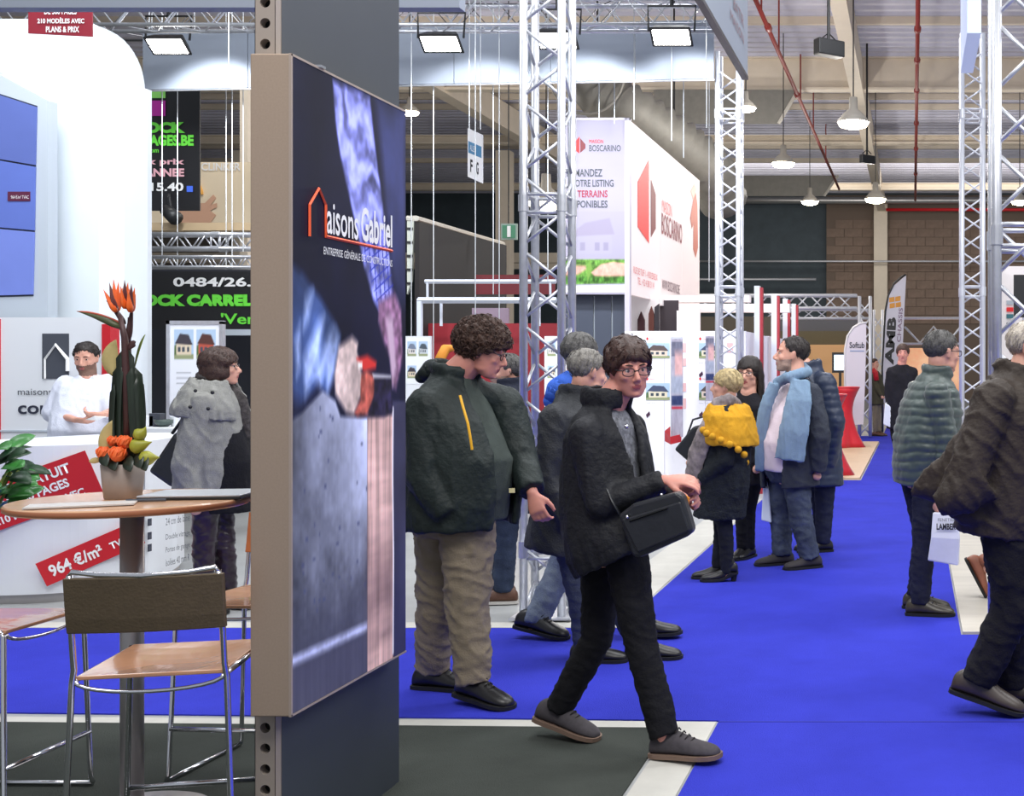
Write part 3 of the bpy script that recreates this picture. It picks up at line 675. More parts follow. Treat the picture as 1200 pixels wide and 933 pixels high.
# lighting trusses behind the white fascia
def hz(label, x0, x1, y, z, s, mat, simple=True, p=None): return truss(label, (x0, y, z), (x1, y, z), s, Z, Yv, mat, p, rc=.02, rb=.008, name='lighting_truss', simple=simple)
hz('horizontal lighting truss above the white fascia', -9.6, -1.9, 12.6, 5.02, .26, ALU)
hz('dark horizontal roof truss higher behind the white fascia', -12, -3, 17, 6.15, .5, M('dark_truss', (110, 112, 118), .4, .6))
# ---------------------------------------------------------------- hanging white fascia with its floodlights
FAB = M('white_fabric', (150, 158, 172), .7)
zf0, zf1 = 4.68, 5.32
g = G(); g.prism([(-8.75, 14.05, zf0), (-2.17, 13.5, zf0), (-2.17, 13.5, zf1), (-8.75, 14.05, zf1)], (0, .03, 0))
fb = thing('hanging_fascia', 'long white fabric fascia hung under the roof, lit in pools by floodlights', 'banner', (-5, 13.7, zf0))
xs = [-8.75, -7.5, -6.3, -5.1, -4.0, -3.05, -2.17]
for x0, x1 in zip(xs, xs[1:]):
    y0, y1 = [14.05-.55*(x+8.75)/6.58 for x in (x0, x1)]
    obj('fabric_panel', G().prism([(x0+.004, y0, zf0), (x1-.004, y1, zf0), (x1-.004, y1, zf1), (x0+.004, y0, zf1)], (0, .03, 0)), FAB, fb, fb.location)
obj('edge_tube', G().tube([(-8.75, 14.07, zf0-.01), (-2.17, 13.52, zf0-.01)], .012, 6), ALU, fb, fb.location)
def flood(px, py, Y, label, pw=60):
    p = W(px, py, Y); t = thing('floodlight', label, 'floodlight', p, 0, )
    tl = Matrix.Rotation(math.radians(-38), 3, 'X')
    q = lambda x, y, z: tl @ Vector((x, y, z))
    g = G(); g.rings([[q(-.21, -.02, .0), q(.21, -.02, 0), q(.21, .22, 0), q(-.21, .22, 0)], [q(-.15, .03, .11), q(.15, .03, .11), q(.15, .17, .11), q(-.15, .17, .11)]])
    obj('housing', g, BLKP, t, bev=.01)
    g = G(); g.add([q(-.18, .01, -.004), q(.18, .01, -.004), q(.18, .19, -.004), q(-.18, .19, -.004)], [(0, 1, 2, 3)]); obj('lamp_glass', g, LAMPG, t)
    obj('yoke', G().tube([(-.23, .08, .0), (-.24, .1, .26), (.24, .1, .26), (.23, .08, .0)], .012, 6), BLKP, t)
    obj('clamp', G().tube([(0, .1, .26), (0, .1, .42)], .02, 8), BLKP, t)
    l = bpy.data.lights.new('flood_beam', 'SPOT'); l.energy = pw; l.color = (.93, .97, 1); l.spot_size = math.radians(94); l.spot_blend = .35; l.shadow_soft_size = .1
    lo = bpy.data.objects.new('flood_beam', l); COL.objects.link(lo); lo.parent = t; lo.location = (0, .16, -.16); lo.rotation_euler = Vector((0, .866, -.5)).to_track_quat('-Z', 'Y').to_euler()
for a in ((191, 45, 12.9, 'floodlight glaring above the white tower at upper left'), (513, 42, 12.4, 'floodlight right of the big billboard'), (650, 38, 12.4, 'floodlight half behind the nearest truss tower'), (785, 34, 12.3, 'floodlight left of the middle truss tower')): flood(*a, pw=230)
# dark cloth covers hanging behind the floodlights
# side fascia with faint lettering, running towards the camera
sf = thing('side_fascia', 'white fascia panel running towards the camera with faint lettering', 'banner', (-1.8, 11, 4.68))
obj('fabric_panel', G().bx(-1.83, -1.79, 9.2, 13.4, 4.68, 6.2), FAB, sf, sf.location)
obj('edge_rail', G().bx(-1.85, -1.785, 9.2, 13.4, 4.64, 4.68), M('dark_edge', (70, 66, 70), .5), sf, sf.location)
FAINT = M('faint_print', (150, 120, 128), .6)
text(sf, 'MAISON', (-1.785, 12.1, 4.93), Yv, Z, .95, .10, FAINT, off=sf.location); text(sf, 'BATIR', (-1.785, 12.3, 5.1), Yv, Z, .75, .12, FAINT, off=sf.location); text(sf, 'I', (-1.785, 12.75, 5.35), Yv, Z, .06, .3, FAINT, off=sf.location, bold=.03)
rf = thing('hanging_beam', 'bluish white box beam hanging at the top right', 'banner', (.58, 12, 4.69))
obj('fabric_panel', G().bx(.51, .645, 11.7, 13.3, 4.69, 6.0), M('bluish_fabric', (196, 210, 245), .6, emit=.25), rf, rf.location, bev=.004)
# near fascia along the very top left
nb = thing('near_fascia', 'grey fascia beam cut off by the top left edge of the photo', 'banner', (-3.9, 6, 3.28)); obj('fabric_panel', G().bx(-5.2, -2.2, 6, 6.08, 3.285, 3.8), M('grey_fabric', (150, 158, 172), .7), nb, nb.location)
# hanging wires
for i, (px, Y, b) in enumerate(((482, 13, 440), (508, 14, 440), (557, 12.5, 400), (578, 14, 345), (585, 12.8, 400), (268, 12, 96), (208, 15, 330), (265, 15, 330), (642, 14.4, 330), (702, 14.4, 140), (720, 14.6, 145), (743, 13, 140), (787, 13.2, 165), (801, 14, 185), (831, 16, 330), (828, 12.2, 150))):
    p = W(px, b, Y); tag(obj('suspension_wire', G().tube([(p.x, p.y, p.z), (p.x, p.y, 9.44)], .0055, 5), WIRE), 'thin steel wire hanging from the roof', 'wire', 'suspension wires')
# ---------------------------------------------------------------- big billboard on its post
bbx0, bbx1, by0, by1, bz0, bz1 = -1.956, -1.837, 3.65, 4.48, .512, 2.47
dp_ = thing('display_pillar', 'tall anthracite pillar carrying a large printed lightbox of hands at work', 'display', (-1.93, 4.1, 0))
O = dp_.location
obj('panel', G().bx(-1.966, -1.906, 3.735, 4.59, 0, 4.2), ANTH, dp_, O, bev=.002)
g = G(); x0, x1, r0 = -1.9685, -1.9065, .0155
zc = 0.0
while zc < 4.2:       # perforated upright: one square cell with a round hole per step
    c = Vector(((x0+x1)/2, 3.70, zc+.031)); n = 16; o1 = []; i1 = []
    for i in range(n):
        a = 2*PI*i/n+PI/4; dx, dz = math.cos(a), math.sin(a); k = .031/max(abs(dx), abs(dz)); o1.append(c+Vector((dx*k, 0, dz*k))); i1.append(c+Vector((dx*r0, 0, dz*r0)))
    for yy in (0,): g.add(o1+i1, [(i, (i+1) % n, n+(i+1) % n, n+i) for i in range(n)])
    g.add(i1+[p+Vector((0, .032, 0)) for p in i1], [(i, (i+1) % n, n+(i+1) % n, n+i) for i in range(n)])
    zc += .062
g.bx(x0, x1, 3.733, 3.737, 0, 4.2); g.bx(x0, x0+.002, 3.7, 3.735, 0, 4.2); g.bx(x1-.002, x1, 3.7, 3.735, 0, 4.2)
obj('perforated_upright', g, M('upright_beige', (160, 148, 138), .5, .2), dp_, O)
obj('hole_backing', G().bx(x0+.003, x1-.003, 3.7305, 3.7325, 0, 4.2), M('hole_dark', (15, 15, 17), .9), dp_, O)
lb = obj('display_box_casing', G().bx(bbx0, bbx1, by0, by1, bz0, bz1), TAUPE, dp_, O, bev=.004)
obj('edge_profile', G().bx(bbx1-.004, bbx1+.003, by0-.001, by0+.008, bz0, bz1).bx(bbx1-.004, bbx1+.003, by0, by1, bz1-.006, bz1+.001).bx(bbx1-.004, bbx1+.003, by0, by1, bz0-.001, bz0+.005), M('pale_profile', (176, 160, 148), .4, .3), dp_, O)
obj('top_clip', G().bx(bbx1-.03, bbx1+.01, 3.82, 3.85, bz1, bz1+.008), CHROME, dp_, O)
cv = Canvas(250, 540, (15, 17, 42))
def q(px, py):
    z = bbx1*F/(px-CX); return ((z-by0)/(by1-by0), ((EH-(py-CY)/F*z)-bz0)/(bz1-bz0))
Q = lambda L: [q(*p) for p in L]
n1 = cv.noise(5, 9, 1, 4); n2 = cv.noise(30, 60, 2, 2); n3 = cv.noise(60, 4, 3, 3); n4 = cv.noise(4, 40, 4, 3)
cv.c += (n1*20)[..., None]*np.array([.7, .7, 1.3])
cv.poly(Q([(437, 98), (475, 128), (476, 350), (466, 350), (455, 300), (447, 180)]), (48, 54, 98), .03, 1+n1*.8)
w = np.sin((cv.v*95+n1*9+cv.u*20)); w2 = np.sin(cv.u*60+n1*14)
m = cv.poly(Q([(389, 92), (433, 112), (438, 160), (443, 200), (450, 250), (456, 300), (460, 345), (445, 365), (437, 350), (426, 310), (416, 262), (408, 225), (398, 180), (392, 140)]), (146, 152, 238), .008, np.clip(.92+.26*np.sin(cv.v*70+n1*16+cv.u*16)+.4*n2+.5*n1, .3, 1.3))
m2 = cv.mask(Q([(424, 285), (452, 280), (462, 345), (445, 365)]), .01)*(np.abs(np.sin(cv.u*75+cv.v*25)) < .38); cv.mix(m2*.8, (40, 48, 150)); m2 = cv.mask(Q([(424, 285), (452, 280), (462, 345), (445, 365)]), .01)*(np.abs(np.sin(cv.v*150-cv.u*30)) < .3); cv.mix(m2*.8, (50, 60, 170))
# the grey blue sleeve and the left hand
cv.poly(Q([(330, 300), (352, 318), (375, 350), (392, 378), (399, 392), (392, 420), (384, 462), (378, 460), (374, 452), (353, 478), (330, 500)]), (58, 78, 128), .01, 1+n1*1.2)
for A in ([(354, 420), (372, 378), (379, 372), (372, 420), (356, 468)], [(366, 440), (384, 392), (390, 384), (384, 420), (374, 452)], [(381, 410), (393, 385), (397, 395), (390, 440), (382, 462)], [(356, 350), (366, 340), (360, 372), (354, 384)], [(344, 400), (350, 380), (350, 430), (346, 440)]): cv.poly(Q(A), (150, 170, 220), .016, 1+n1*.9+n2*.3)
cv.poly(Q([(330, 450), (352, 478), (372, 455), (340, 500), (330, 505)]), (22, 24, 46), .02)
# concrete block and wood
top = Q([(330, 500), (352, 484), (377, 458), (392, 470), (398, 488), (430, 490)])
blk = top+Q([(430, 790), (330, 850)])
bright = np.clip(.42+.85*np.clip(cv.u*1.6, 0, 1)*np.clip(cv.v*2.4-.30, 0, 1)+n1*.35+n2*.12, .22, 1.1)
cv.poly(blk, (206, 214, 250), .005, bright)
m = cv.mask(Q([(330, 745), (430, 700), (430, 800), (330, 850)]), .06); cv.mix(m*.55, (58, 58, 76))
cv.poly(Q([(338, 774), (430, 731), (430, 741), (338, 786)]), (178, 184, 226), .006, 1+n2*.4)
m = cv.mask(Q([(330, 790), (430, 745), (430, 800), (330, 850)]), .01); cv.mix(m*.75, (76, 76, 96))
cv.c += (n3*14*(cv.v < .5))[..., None]
rs = random.Random(4)
for i in range(34):
    a, b = rs.uniform(.06, .66), rs.uniform(.12, .46); cv.rect(a, b, a+rs.uniform(.006, .02), b+rs.uniform(.002, .006), (70, 76, 110), .004)
wood = Q([(430, 486), (461, 486), (461, 800), (430, 800)])
cv.poly(wood, (214, 176, 172), .006, np.clip(.95+n3*.6+n4*.35, .35, 1.2))
m = cv.mask(Q([(430, 640), (461, 640), (461, 720), (430, 745)]), .06); cv.mix(m*.45, (80, 62, 66))
cv.poly(Q([(460, 470), (480, 470), (480, 800), (461, 800)]), (54, 54, 80), .004, 1+n1*.5)
cv.line(Q([(460.5, 480), (460, 560), (461, 650), (460.5, 765)]), .006, (236, 232, 246))
# right hand, left hand, tool and glove
cv.poly(Q([(443, 352), (462, 342), (470, 362), (472, 420), (464, 456), (459, 452), (457, 418), (450, 402), (443, 376)]), (132, 96, 128), .01, 1+n2*.9)
cv.poly(Q([(452, 372), (460, 372), (464, 430), (460, 452), (456, 415)]), (196, 168, 192), .012)
cv.poly(Q([(396, 406), (412, 394), (419, 402), (418, 412), (424, 440), (422, 465), (414, 487), (405, 484), (392, 462), (391, 440)]), (206, 184, 180), .008, 1+n2*.45+n1*.3)
cv.poly(Q([(417, 420), (430, 416), (441, 424), (440, 432), (426, 436)]), (206, 52, 50), .006)
cv.poly(Q([(419, 424), (424, 424), (424, 432), (419, 432)]), (240, 236, 230), .004)
cv.poly(Q([(423, 438), (430, 434), (438, 440), (441, 452), (436, 470), (430, 486), (418, 488), (415, 484), (422, 468), (422, 450)]), (168, 84, 74), .006, 1+n2*.8)
cv.poly(Q([(438, 441), (448, 436), (458, 440), (460, 480), (450, 489), (430, 489), (438, 468)]), (36, 32, 58), .006, 1+n2*1.2)
cv.poly(Q([(436, 438), (458, 440), (458, 443), (437, 443)]), (196, 196, 206), .004)
cv.sheet('printed_face', (bbx1+.0015, by0+.006, bz0+.006), (0, by1-by0-.01, 0), (0, 0, bz1-bz0-.012), dp_, O, print_mat('brightened_film', .4, .30))  # emission in the print's own colours, added to brighten the picture
LX = bbx1+.004
g = G(); pl = [(361, 277), (361, 240), (372, 221), (380, 240), (380, 277), (458, 293)]
P = []
for px, py in pl:
    z = bbx1*F/(px-CX); P.append(Vector((LX, z, EH-(py-CY)/F*z)))
P[-1].z = P[-2].z-.0
g.tube(P, .0052, 4, flat=(1, 0, 0)); obj('logo_outline', g, ORG, dp_, O)
text(dp_, 'aisons', (LX, 3.865, 1.962), Yv, Z, .22, .098, WTXT, off=O, bold=.01); text(dp_, 'Gabriel', (LX, 4.105, 1.962), Yv, Z, .245, .115, WTXT, off=O, bold=.025)
text(dp_, 'ENTREPRISE GÉNÉRALE DE CONSTRUCTIONS', (LX, 3.845, 1.895), Yv, Z, .505, .030, WTXT, off=O)
# ---------------------------------------------------------------- bar table, its things, stools
TX, TY, TH = -2.67, 4.23, 1.092
bt = thing('bar_table', 'round beech topped bar table on a steel column', 'table', (TX, TY, 0))
WOODT = M('beech_top', (214, 168, 132), .22, var=.05, vs=3, stretch=(1, 9, 1), coat=.3)
obj('tabletop', G().lathe([(.002, TH-.026), (.352, TH-.026), (.36, TH-.02), (.36, TH-.004), (.356, TH), (.002, TH)], n=72), WOODT, bt, smooth=False)
obj('edge_band', G().lathe([(.3605, TH-.021), (.3615, TH-.02), (.3615, TH-.006), (.3605, TH-.005)], n=72), M('beech_edge', (176, 112, 78), .4), bt, smooth=True)
obj('column', G().lathe([(.036, .02), (.036, TH-.027)], n=28), STEEL, bt, smooth=True)
obj('base_disc', G().lathe([(.24, 0.0), (.24, .012), (.22, .02), (.05, .03), (.04, .05)], n=48), STEEL, bt, smooth=True)
obj('mounting_flange', G().lathe([(.036, TH-.05), (.09, TH-.034), (.09, TH-.026)], n=28), STEEL, bt, smooth=True)
STB = M('stool_leather_back', (92, 78, 58), .5, var=.08, vs=30, bump=.15, bs=120); STF = M('stool_leather', (205, 150, 112), .18, var=.04, vs=8, coat=.6); STO = M('stool_leather_orange', (188, 108, 62), .35, var=.06, vs=8)
def stool(label, x, y, rz):
    t = thing('bar_stool', label, 'stool', (x, y, .0065), rz, 'bar stools'); w, d, h = .192, .21, .658
    g = G(); n = 10; top = []; bot = []
    for j in range(7):
        for i in range(9): top.append(Vector((-w+2*w*i/8, -d+2*d*j/6, h-.010*math.sin(PI*i/8)*math.sin(PI*j/6))))
    V = top+[p-Vector((0, 0, .012)) for p in top]; Fc = [(j*9+i, j*9+i+1, j*9+i+10, j*9+i+9) for j in range(6) for i in range(8)]
    Fc += [tuple(63+k for k in f[::-1]) for f in Fc]; bd = list(range(9))+[8+9*k for k in range(1, 7)]+[62-k for k in range(1, 9)]+[54-9*k for k in range(1, 6)]
    Fc += [(bd[i], bd[(i+1) % len(bd)], bd[(i+1) % len(bd)]+63, bd[i]+63) for i in range(len(bd))]
    g.add(V, Fc); obj('seat', g, STF, t, smooth=False, bev=.003)
    # side frames: floor sled, front leg, rear leg that rises into the back post
    for s in (-1, 1):
        obj('leg', G().tube([(s*(w+.03), d+.015, .012), (s*(w+.025), d+.01, .03), (s*(w+.006), d-.005, h-.02), (s*w, d-.02, h-.006)], .0085, 10), CHROME, t, smooth=True)
        obj('leg', G().tube([(s*(w+.035), -d-.02, .012), (s*(w+.03), -d-.018, .03), (s*(w+.008), -d-.005, h-.02), (s*(w+.002), -d-.008, h+.02), (s*(w+.002), -d-.03, h+.17), (s*(w-.002), -d-.048, h+.295)], .0085, 10), CHROME, t, smooth=True)
        obj('sled_rail', G().tube([(s*(w+.035), -d-.02, .010), (s*(w+.03), d+.015, .010)], .0085, 10), CHROME, t, smooth=True)
        obj('seat_rail', G().tube([(s*(w+.004), -d, h-.012), (s*(w+.004), d-.01, h-.012)], .008, 8), CHROME, t, smooth=True)
    for q_, nm in ((-d-.004, 'rear'), (d, 'front')):
        obj('cross_arc', G().tube([((-w)*math.cos(PI*i/12), q_, h-.014-.038*math.sin(PI*i/12)) for i in range(13)], .006, 8), CHROME, t, smooth=True)
    obj('foot_rail', G().tube([(-w-.02, d+.008, .2), (w+.02, d+.008, .2)], .0085, 10), CHROME, t, smooth=True)
    obj('top_bow', G().tube([(-w+.0, -d-.048, h+.29), (-w+.01, -d-.05, h+.305), (-w*.6, -d-.062, h+.296), (0, -d-.075, h+.292), (w*.6, -d-.062, h+.296), (w-.01, -d-.05, h+.305), (w, -d-.048, h+.29)], .0075, 10), CHROME, t, smooth=True)
    # sling backrest wrapped round the posts: back skin dark, front skin orange
    zb = [h+.128, h+.17, h+.23, h+.288]; R = []
    for k_, z in enumerate(zb):
        yk = -d-.022-.026*k_/3; R.append([Vector((-w-.012+2*(w+.012)*i/12, yk-.022*math.sin(PI*i/12)-.010, z)) for i in range(13)]+[Vector((w+.012-2*(w+.012)*i/12, yk-.022*math.sin(PI*i/12)+.011, z)) for i in range(13)])
    g = G(); g.rings(R); me = mesh('backrest', g, smooth=False); fixn(me)
    me.materials.append(STB); me.materials.append(STO)
    for p in me.polygons: p.material_index = 1 if p.normal.y > .6 else 0
    obj('backrest', None, None, t, me=me, bev=.003)
    return t
st = stool('bar stool with brown sling back, nearest, its back towards the camera', -2.24, 3.765, math.radians(13))
copytree(st, (-3.235, 4.32, .0065), math.radians(-90), 'bar stool at the left edge, only its seat and chrome legs in view')
copytree(st, (-2.515, 4.77, .0065), math.radians(180-4), 'bar stool behind the table, half hidden by the pillar, with orange back edge')
# flower arrangement
FXc, FYc = -2.72, 4.26; fa = thing('flower_pot', 'stone coloured pot of strelitzia, roses and tall dark leaves on the bar table', 'flower arrangement', (FXc, FYc, TH))
POT = M('taupe_pot', (158, 146, 138), .5, .15, var=.06, vs=20); LEAFD = M('dark_leaf', (42, 52, 42), .4, var=.4, vs=14, stretch=(9, 9, .7)); LEAFG = M('olive_leaf', (110, 128, 52), .5, var=.25, vs=20); STEM = M('plum_stem', (76, 48, 48), .5, var=.2, vs=20)
ORP = M('orange_petal', (238, 104, 34), .5, var=.15, vs=30); ROSE = M('rose_petal', (240, 110, 52), .5, var=.14, vs=40); BUD = M('lime_bud', (160, 160, 50), .5, var=.15, vs=30); PALEL = M('pale_leaf', (196, 178, 120), .6, var=.1, vs=20)
obj('pot', G().rings([[Vector((math.copysign(abs(math.cos(a))**.55, math.cos(a))*r_, math.copysign(abs(math.sin(a))**.55, math.sin(a))*r_, z)) for a in [2*PI*i/32 for i in range(32)]] for r_, z in ((.044, 0), (.049, .003), (.054, .06), (.058, .118), (.055, .120), (.052, .09))]), POT, fa, smooth=True)
obj('soil', G().lathe([(.052, .095), (.05, .112), (.002, .116)], n=20), M('moss', (48, 56, 34), .9, bump=.5), fa)
def leaf(parent, pts, w, mat, nm='leaf', nrm=(0, -1, 0), fold=.15, shape=None):
    """folded leaf blade along pts with a midrib"""
    pts = [Vector(p) for p in pts]; n = len(pts); g = G(); L = []; Mi = []; Rr = []
    for k_, p in enumerate(pts):
        t = (pts[min(k_+1, n-1)]-pts[max(k_-1, 0)]).normalized(); nn = Vector(nrm); nn = (nn-t*t.dot(nn)).normalized(); sd = t.cross(nn)
        u_ = k_/(n-1); ww = w*(shape(u_) if shape else math.sin(PI*min(.995, .06+.94*u_))**.75)
        L.append(p-sd*ww+nn*ww*fold); Mi.append(p); Rr.append(p+sd*ww+nn*ww*fold)
    V = L+Mi+Rr; Fc = []
    for k_ in range(n-1): Fc += [(k_, k_+1, n+k_+1, n+k_), (n+k_, n+k_+1, 2*n+k_+1, 2*n+k_)]
    g.add(V, Fc); o = obj(nm, g, mat, parent, smooth=True); md = o.modifiers.new('thick', 'SOLIDIFY'); md.thickness = .0012; return o
def lp(px, py, dy=0): p = W(px, py, FYc+dy); return p-Vector((FXc, FYc, TH))
def curve(a, b, c, n=10):
    a, b, c = Vector(a), Vector(b), Vector(c); return [a*(1-t)**2+b*2*t*(1-t)+c*t*t for t in [i/(n-1) for i in range(n)]]
for a, b, c, w_, m_, nr in (((140, 545), (133, 480), (141, 425), .026, LEAFD, (-.4, -1, 0)), ((147, 545), (150, 470), (147, 405), .030, LEAFD, (.1, -1, 0)), ((158, 545), (163, 480), (156, 428), .024, LEAFD, (.5, -1, 0)),
                        ((152, 545), (156, 490), (150, 430), .022, M('leaf_brown', (66, 60, 50), .5, var=.3, vs=16, stretch=(9, 9, .7)), (.3, -1, 0)), ((136, 545), (128, 500), (134, 450), .018, LEAFD, (-.6, -1, 0)), ((163, 540), (168, 490), (161, 440), .016, LEAFD, (.9, -.7, 0))):
    leaf(fa, curve(lp(*a), lp(*b), lp(*c)), w_, m_, nrm=nr, shape=lambda u_: min(1, .55+u_*.9)*min(1, (1-u_)*9)**.5)
obj('stem', G().tube([lp(150, 545), lp(148, 430), lp(146, 395), lp(141, 372)], [.012, .013, .011, .008], 8), STEM, fa, smooth=True)
obj('stem', G().tube([lp(154, 545, .03), lp(151, 400, .03), lp(152, 372, .03)], [.008, .007, .006], 8), STEM, fa, smooth=True)
def cone_(parent, a, b, r, mat, nm, bend=None, fl=1.):
    a, b = Vector(a), Vector(b); mdl = (a+b)/2+(Vector(bend) if bend else Vector())
    c = curve(a, mdl, b, 9); return obj(nm, G().tube(c, [(r*k_, r*k_*fl) for k_ in (.55, .95, 1., .9, .75, .58, .4, .2, .03)], 8, flat=(0, 1, 0)), mat, parent, smooth=True)
cone_(fa, lp(142, 384), lp(90, 365), .018, M('bract_green', (74, 82, 52), .45, var=.35, vs=30, stretch=(.5, 1, 3)), 'bract', (.0, 0, .012), .7)
obj('bract_edge', G().tube(curve(lp(140, 378), lp(118, 366), lp(90, 365)), [.004]*8+[.003, .001], 6), M('bract_red', (190, 90, 70), .5), fa, smooth=True)
cone_(fa, lp(146, 380, .01), lp(124, 352), .012, STEM, 'bract', (.006, 0, .006), .7); cone_(fa, lp(150, 400, .02), lp(156, 352, .02), .013, STEM, 'bract', None, .7)
for bx_, by_, L_ in ((136, 362, ((121, 342), (128, 334), (133, 330), (139, 333), (144, 340))), (147, 358, ((141, 338), (146, 331), (150, 334), (152, 341))), (153, 362, ((150, 343), (154, 336), (158, 340), (159, 348)))):
    for k_, (ex, ey) in enumerate(L_): cone_(fa, lp(bx_, by_+4, -.01+.006*k_), lp(ex, ey-3, -.02+.012*k_), .016, ORP if k_ % 4 != 1 else M('dark_petal', (92, 40, 40), .5), 'petal', None, .5)
leaf(fa, curve(lp(158, 430, .02), lp(164, 405, .02), lp(170, 392, .02)), .018, LEAFG, nrm=(-.6, -.6, .3)); leaf(fa, curve(lp(134, 440, .02), lp(124, 420, .02), lp(136, 398, .02)), .026, PALEL, nrm=(.3, -1, 0)); leaf(fa, curve(lp(150, 410), lp(158, 400), lp(159, 402)), .012, STEM)
leaf(fa, curve(lp(128, 540), lp(118, 515), lp(133, 492)), .022, PALEL, nrm=(.3, -1, 0)); leaf(fa, curve(lp(160, 535), lp(164, 515), lp(166, 505)), .022, LEAFG, nrm=(-.3, -1, 0)); leaf(fa, curve(lp(120, 538, -.03), lp(110, 540, -.03), lp(104, 541, -.03)), .010, PALEL)
def rose(px, py, r, dy):
    c = lp(px, py, dy); t = G(); ro = None; rr = random.Random(px)
    for ring, (k_, tilt, rad) in enumerate(((3, .25, .22), (5, .7, .5), (7, 1.15, .8), (8, 1.6, .95))):
        for i in range(k_):
            a = 2*PI*i/k_+ring; d = Vector((math.cos(a)*math.sin(tilt), math.sin(a)*math.sin(tilt)-.25, math.cos(tilt))).normalized()
            u1 = d.orthogonal().normalized(); u2 = d.cross(u1); R3 = Matrix((u1, u2, d)).transposed(); t.ell(c+d*r*rad*.6, (r*.5, r*.5, r*.12), R3 @ Matrix.Rotation(.35, 3, 'X'), 10, 6)
    t.ell(c-Vector((0, 0, r*.2)), r*.7, nu=10, nv=7); obj('rose', t, ROSE, fa, smooth=True)
rose(138, 531, .034, -.05); rose(146, 517, .030, -.03); rose(122, 530, .030, -.03); rose(133, 516, .024, .0)
for px, py, r, ex, ey in ((161, 524, .026, 178, 518), (172, 538, .027, 187, 536), (165, 511, .022, 171, 500)):
    obj('bud', G().tube(curve(lp(px-8, py, -.03), lp(px+2, py-1, -.03), lp(ex, ey, -.03)), [r*k_ for k_ in (.3, .7, .95, 1, .95, .82, .62, .4, .2, .05)], 10), BUD, fa, smooth=True)
for px, py in ((122, 543), (132, 548), (150, 549), (162, 545), (168, 548)): leaf(fa, curve(lp(px, py-14, -.03), lp(px, py-6, -.06), lp(px+3, py+4, -.07)), .02, LEAFD, nrm=(0, -1, .2))
# closed laptop and leaflet on the table
g = G().box((0, 0, .008), (.30, .20, .014)); lt = thing('laptop', 'closed silver laptop lying on the bar table', 'laptop', (-2.47, 4.30, TH), math.radians(8))
obj('base', G().box((0, 0, .005), (.33, .22, .010)), BLKP, lt, bev=.003); obj('lid', G().box((0, 0, .0135), (.33, .22, .007)), M('silver_lid', (186, 190, 198), .3, .1), lt, bev=.003)
lf = obj('leaflet', G().box((0, 0, .004), (.30, .12, .005)), M('leaflet_paper', (205, 200, 196), .4)); lf.location = (-2.70, 4.02, TH+.001); lf.rotation_euler = (0, 0, math.radians(26)); tag(lf, 'thin pale leaflet lying in front of the flower pot', 'leaflet')
pn = obj('pen', G().tube([(-.06, 0, .006), (.06, 0, .006)], .005, 8), DKG); pn.location = (-2.56, 4.13, TH+.001); pn.rotation_euler = (0, 0, .2); tag(pn, 'dark pen on the table between leaflet and laptop', 'pen')
# leafy plant at the left edge
pp = thing('potted_plant', 'leafy green plant at the left edge beside the bar table', 'plant', (-3.66, 4.75, 0)); PLG = M('fresh_leaf', (58, 128, 56), .35, var=.35, vs=14, coat=.2); PLD = M('deep_leaf', (28, 62, 36), .4, var=.3, vs=14)
obj('planter', G().lathe([(.09, 0), (.10, .02), (.12, .75), (.115, .76), (.105, .72)], n=28), WHITE, pp, smooth=True)
rr = random.Random(8)
for i in range(6):
    a = rr.uniform(0, 6.28); obj('stem', G().tube([(0.03*math.cos(a), .03*math.sin(a), .70), (.05*math.cos(a)+.04, .08*math.sin(a), .95), (.08*math.cos(a)+.13, .10*math.sin(a), 1.16)], [.007, .006, .004], 6), LEAFG, pp, smooth=True)
for i in range(54):
    a = rr.uniform(0, 6.28); z = rr.uniform(1.0, 1.22); r1 = rr.uniform(.02, .10); L = rr.uniform(.08, .125); d = Vector((math.cos(a), math.sin(a), rr.uniform(-.5, .7))); b = Vector((math.cos(a)*r1+.11, math.sin(a)*r1, z))
    leaf(pp, curve(b, b+d*L*.5+Vector((0, 0, .03)), b+d*L), rr.uniform(.026, .04), PLG if rr.random() < .6 else PLD, nrm=(rr.uniform(-.4, .4), -.6, .8))
# ---------------------------------------------------------------- curved white counter with red labels
cn = thing('reception_counter', 'curved white reception counter with red price labels', 'counter', (-4.6, 8.6, 0)); O = cn.location
def cpt(t):
    """front line of the counter, t = 0 left end .. 1 right end"""
    a = Vector((FX(-80, 8.0), 8.0)); b = Vector((FX(120, 7.9), 7.9)); c = Vector((FX(228, 8.7), 8.5)); d = Vector((FX(216, 9.6), 9.6))
    return a*(1-t)**3+b*3*t*(1-t)**2+c*3*t*t*(1-t)+d*t**3
N = 40; fr = [cpt(i/N) for i in range(N+1)]
def band(z0, z1, off=0., t0=0, t1=1, n=N, th=.02):
    g = G(); P = [cpt(t0+(t1-t0)*i/n) for i in range(n+1)]; R = []
    for i, p in enumerate(P):
        t = (P[min(i+1, n)]-P[max(i-1, 0)]).normalized(); nn = Vector((t.y, -t.x)); q0 = p+nn*off; q1 = p-nn*(th-off)
        R.append([Vector((q0.x, q0.y, z0)), Vector((q0.x, q0.y, z1)), Vector((q1.x, q1.y, z1)), Vector((q1.x, q1.y, z0))])
    g.rings(R); return g
obj('front_panel', band(.06, 1.0), WHITE, cn, O, smooth=False); obj('plinth', band(0, .06, -.03), STEEL, cn, O)
g = G(); top = [Vector((p.x, p.y, 1.0)) for p in fr]+[Vector((fr[-1].x-.45, fr[-1].y+.05, 1.0)), Vector((fr[0].x-.1, fr[0].y+.75, 1.0))]
g.prism(top, (0, 0, .025)); obj('countertop', g, WHITE, cn, O)
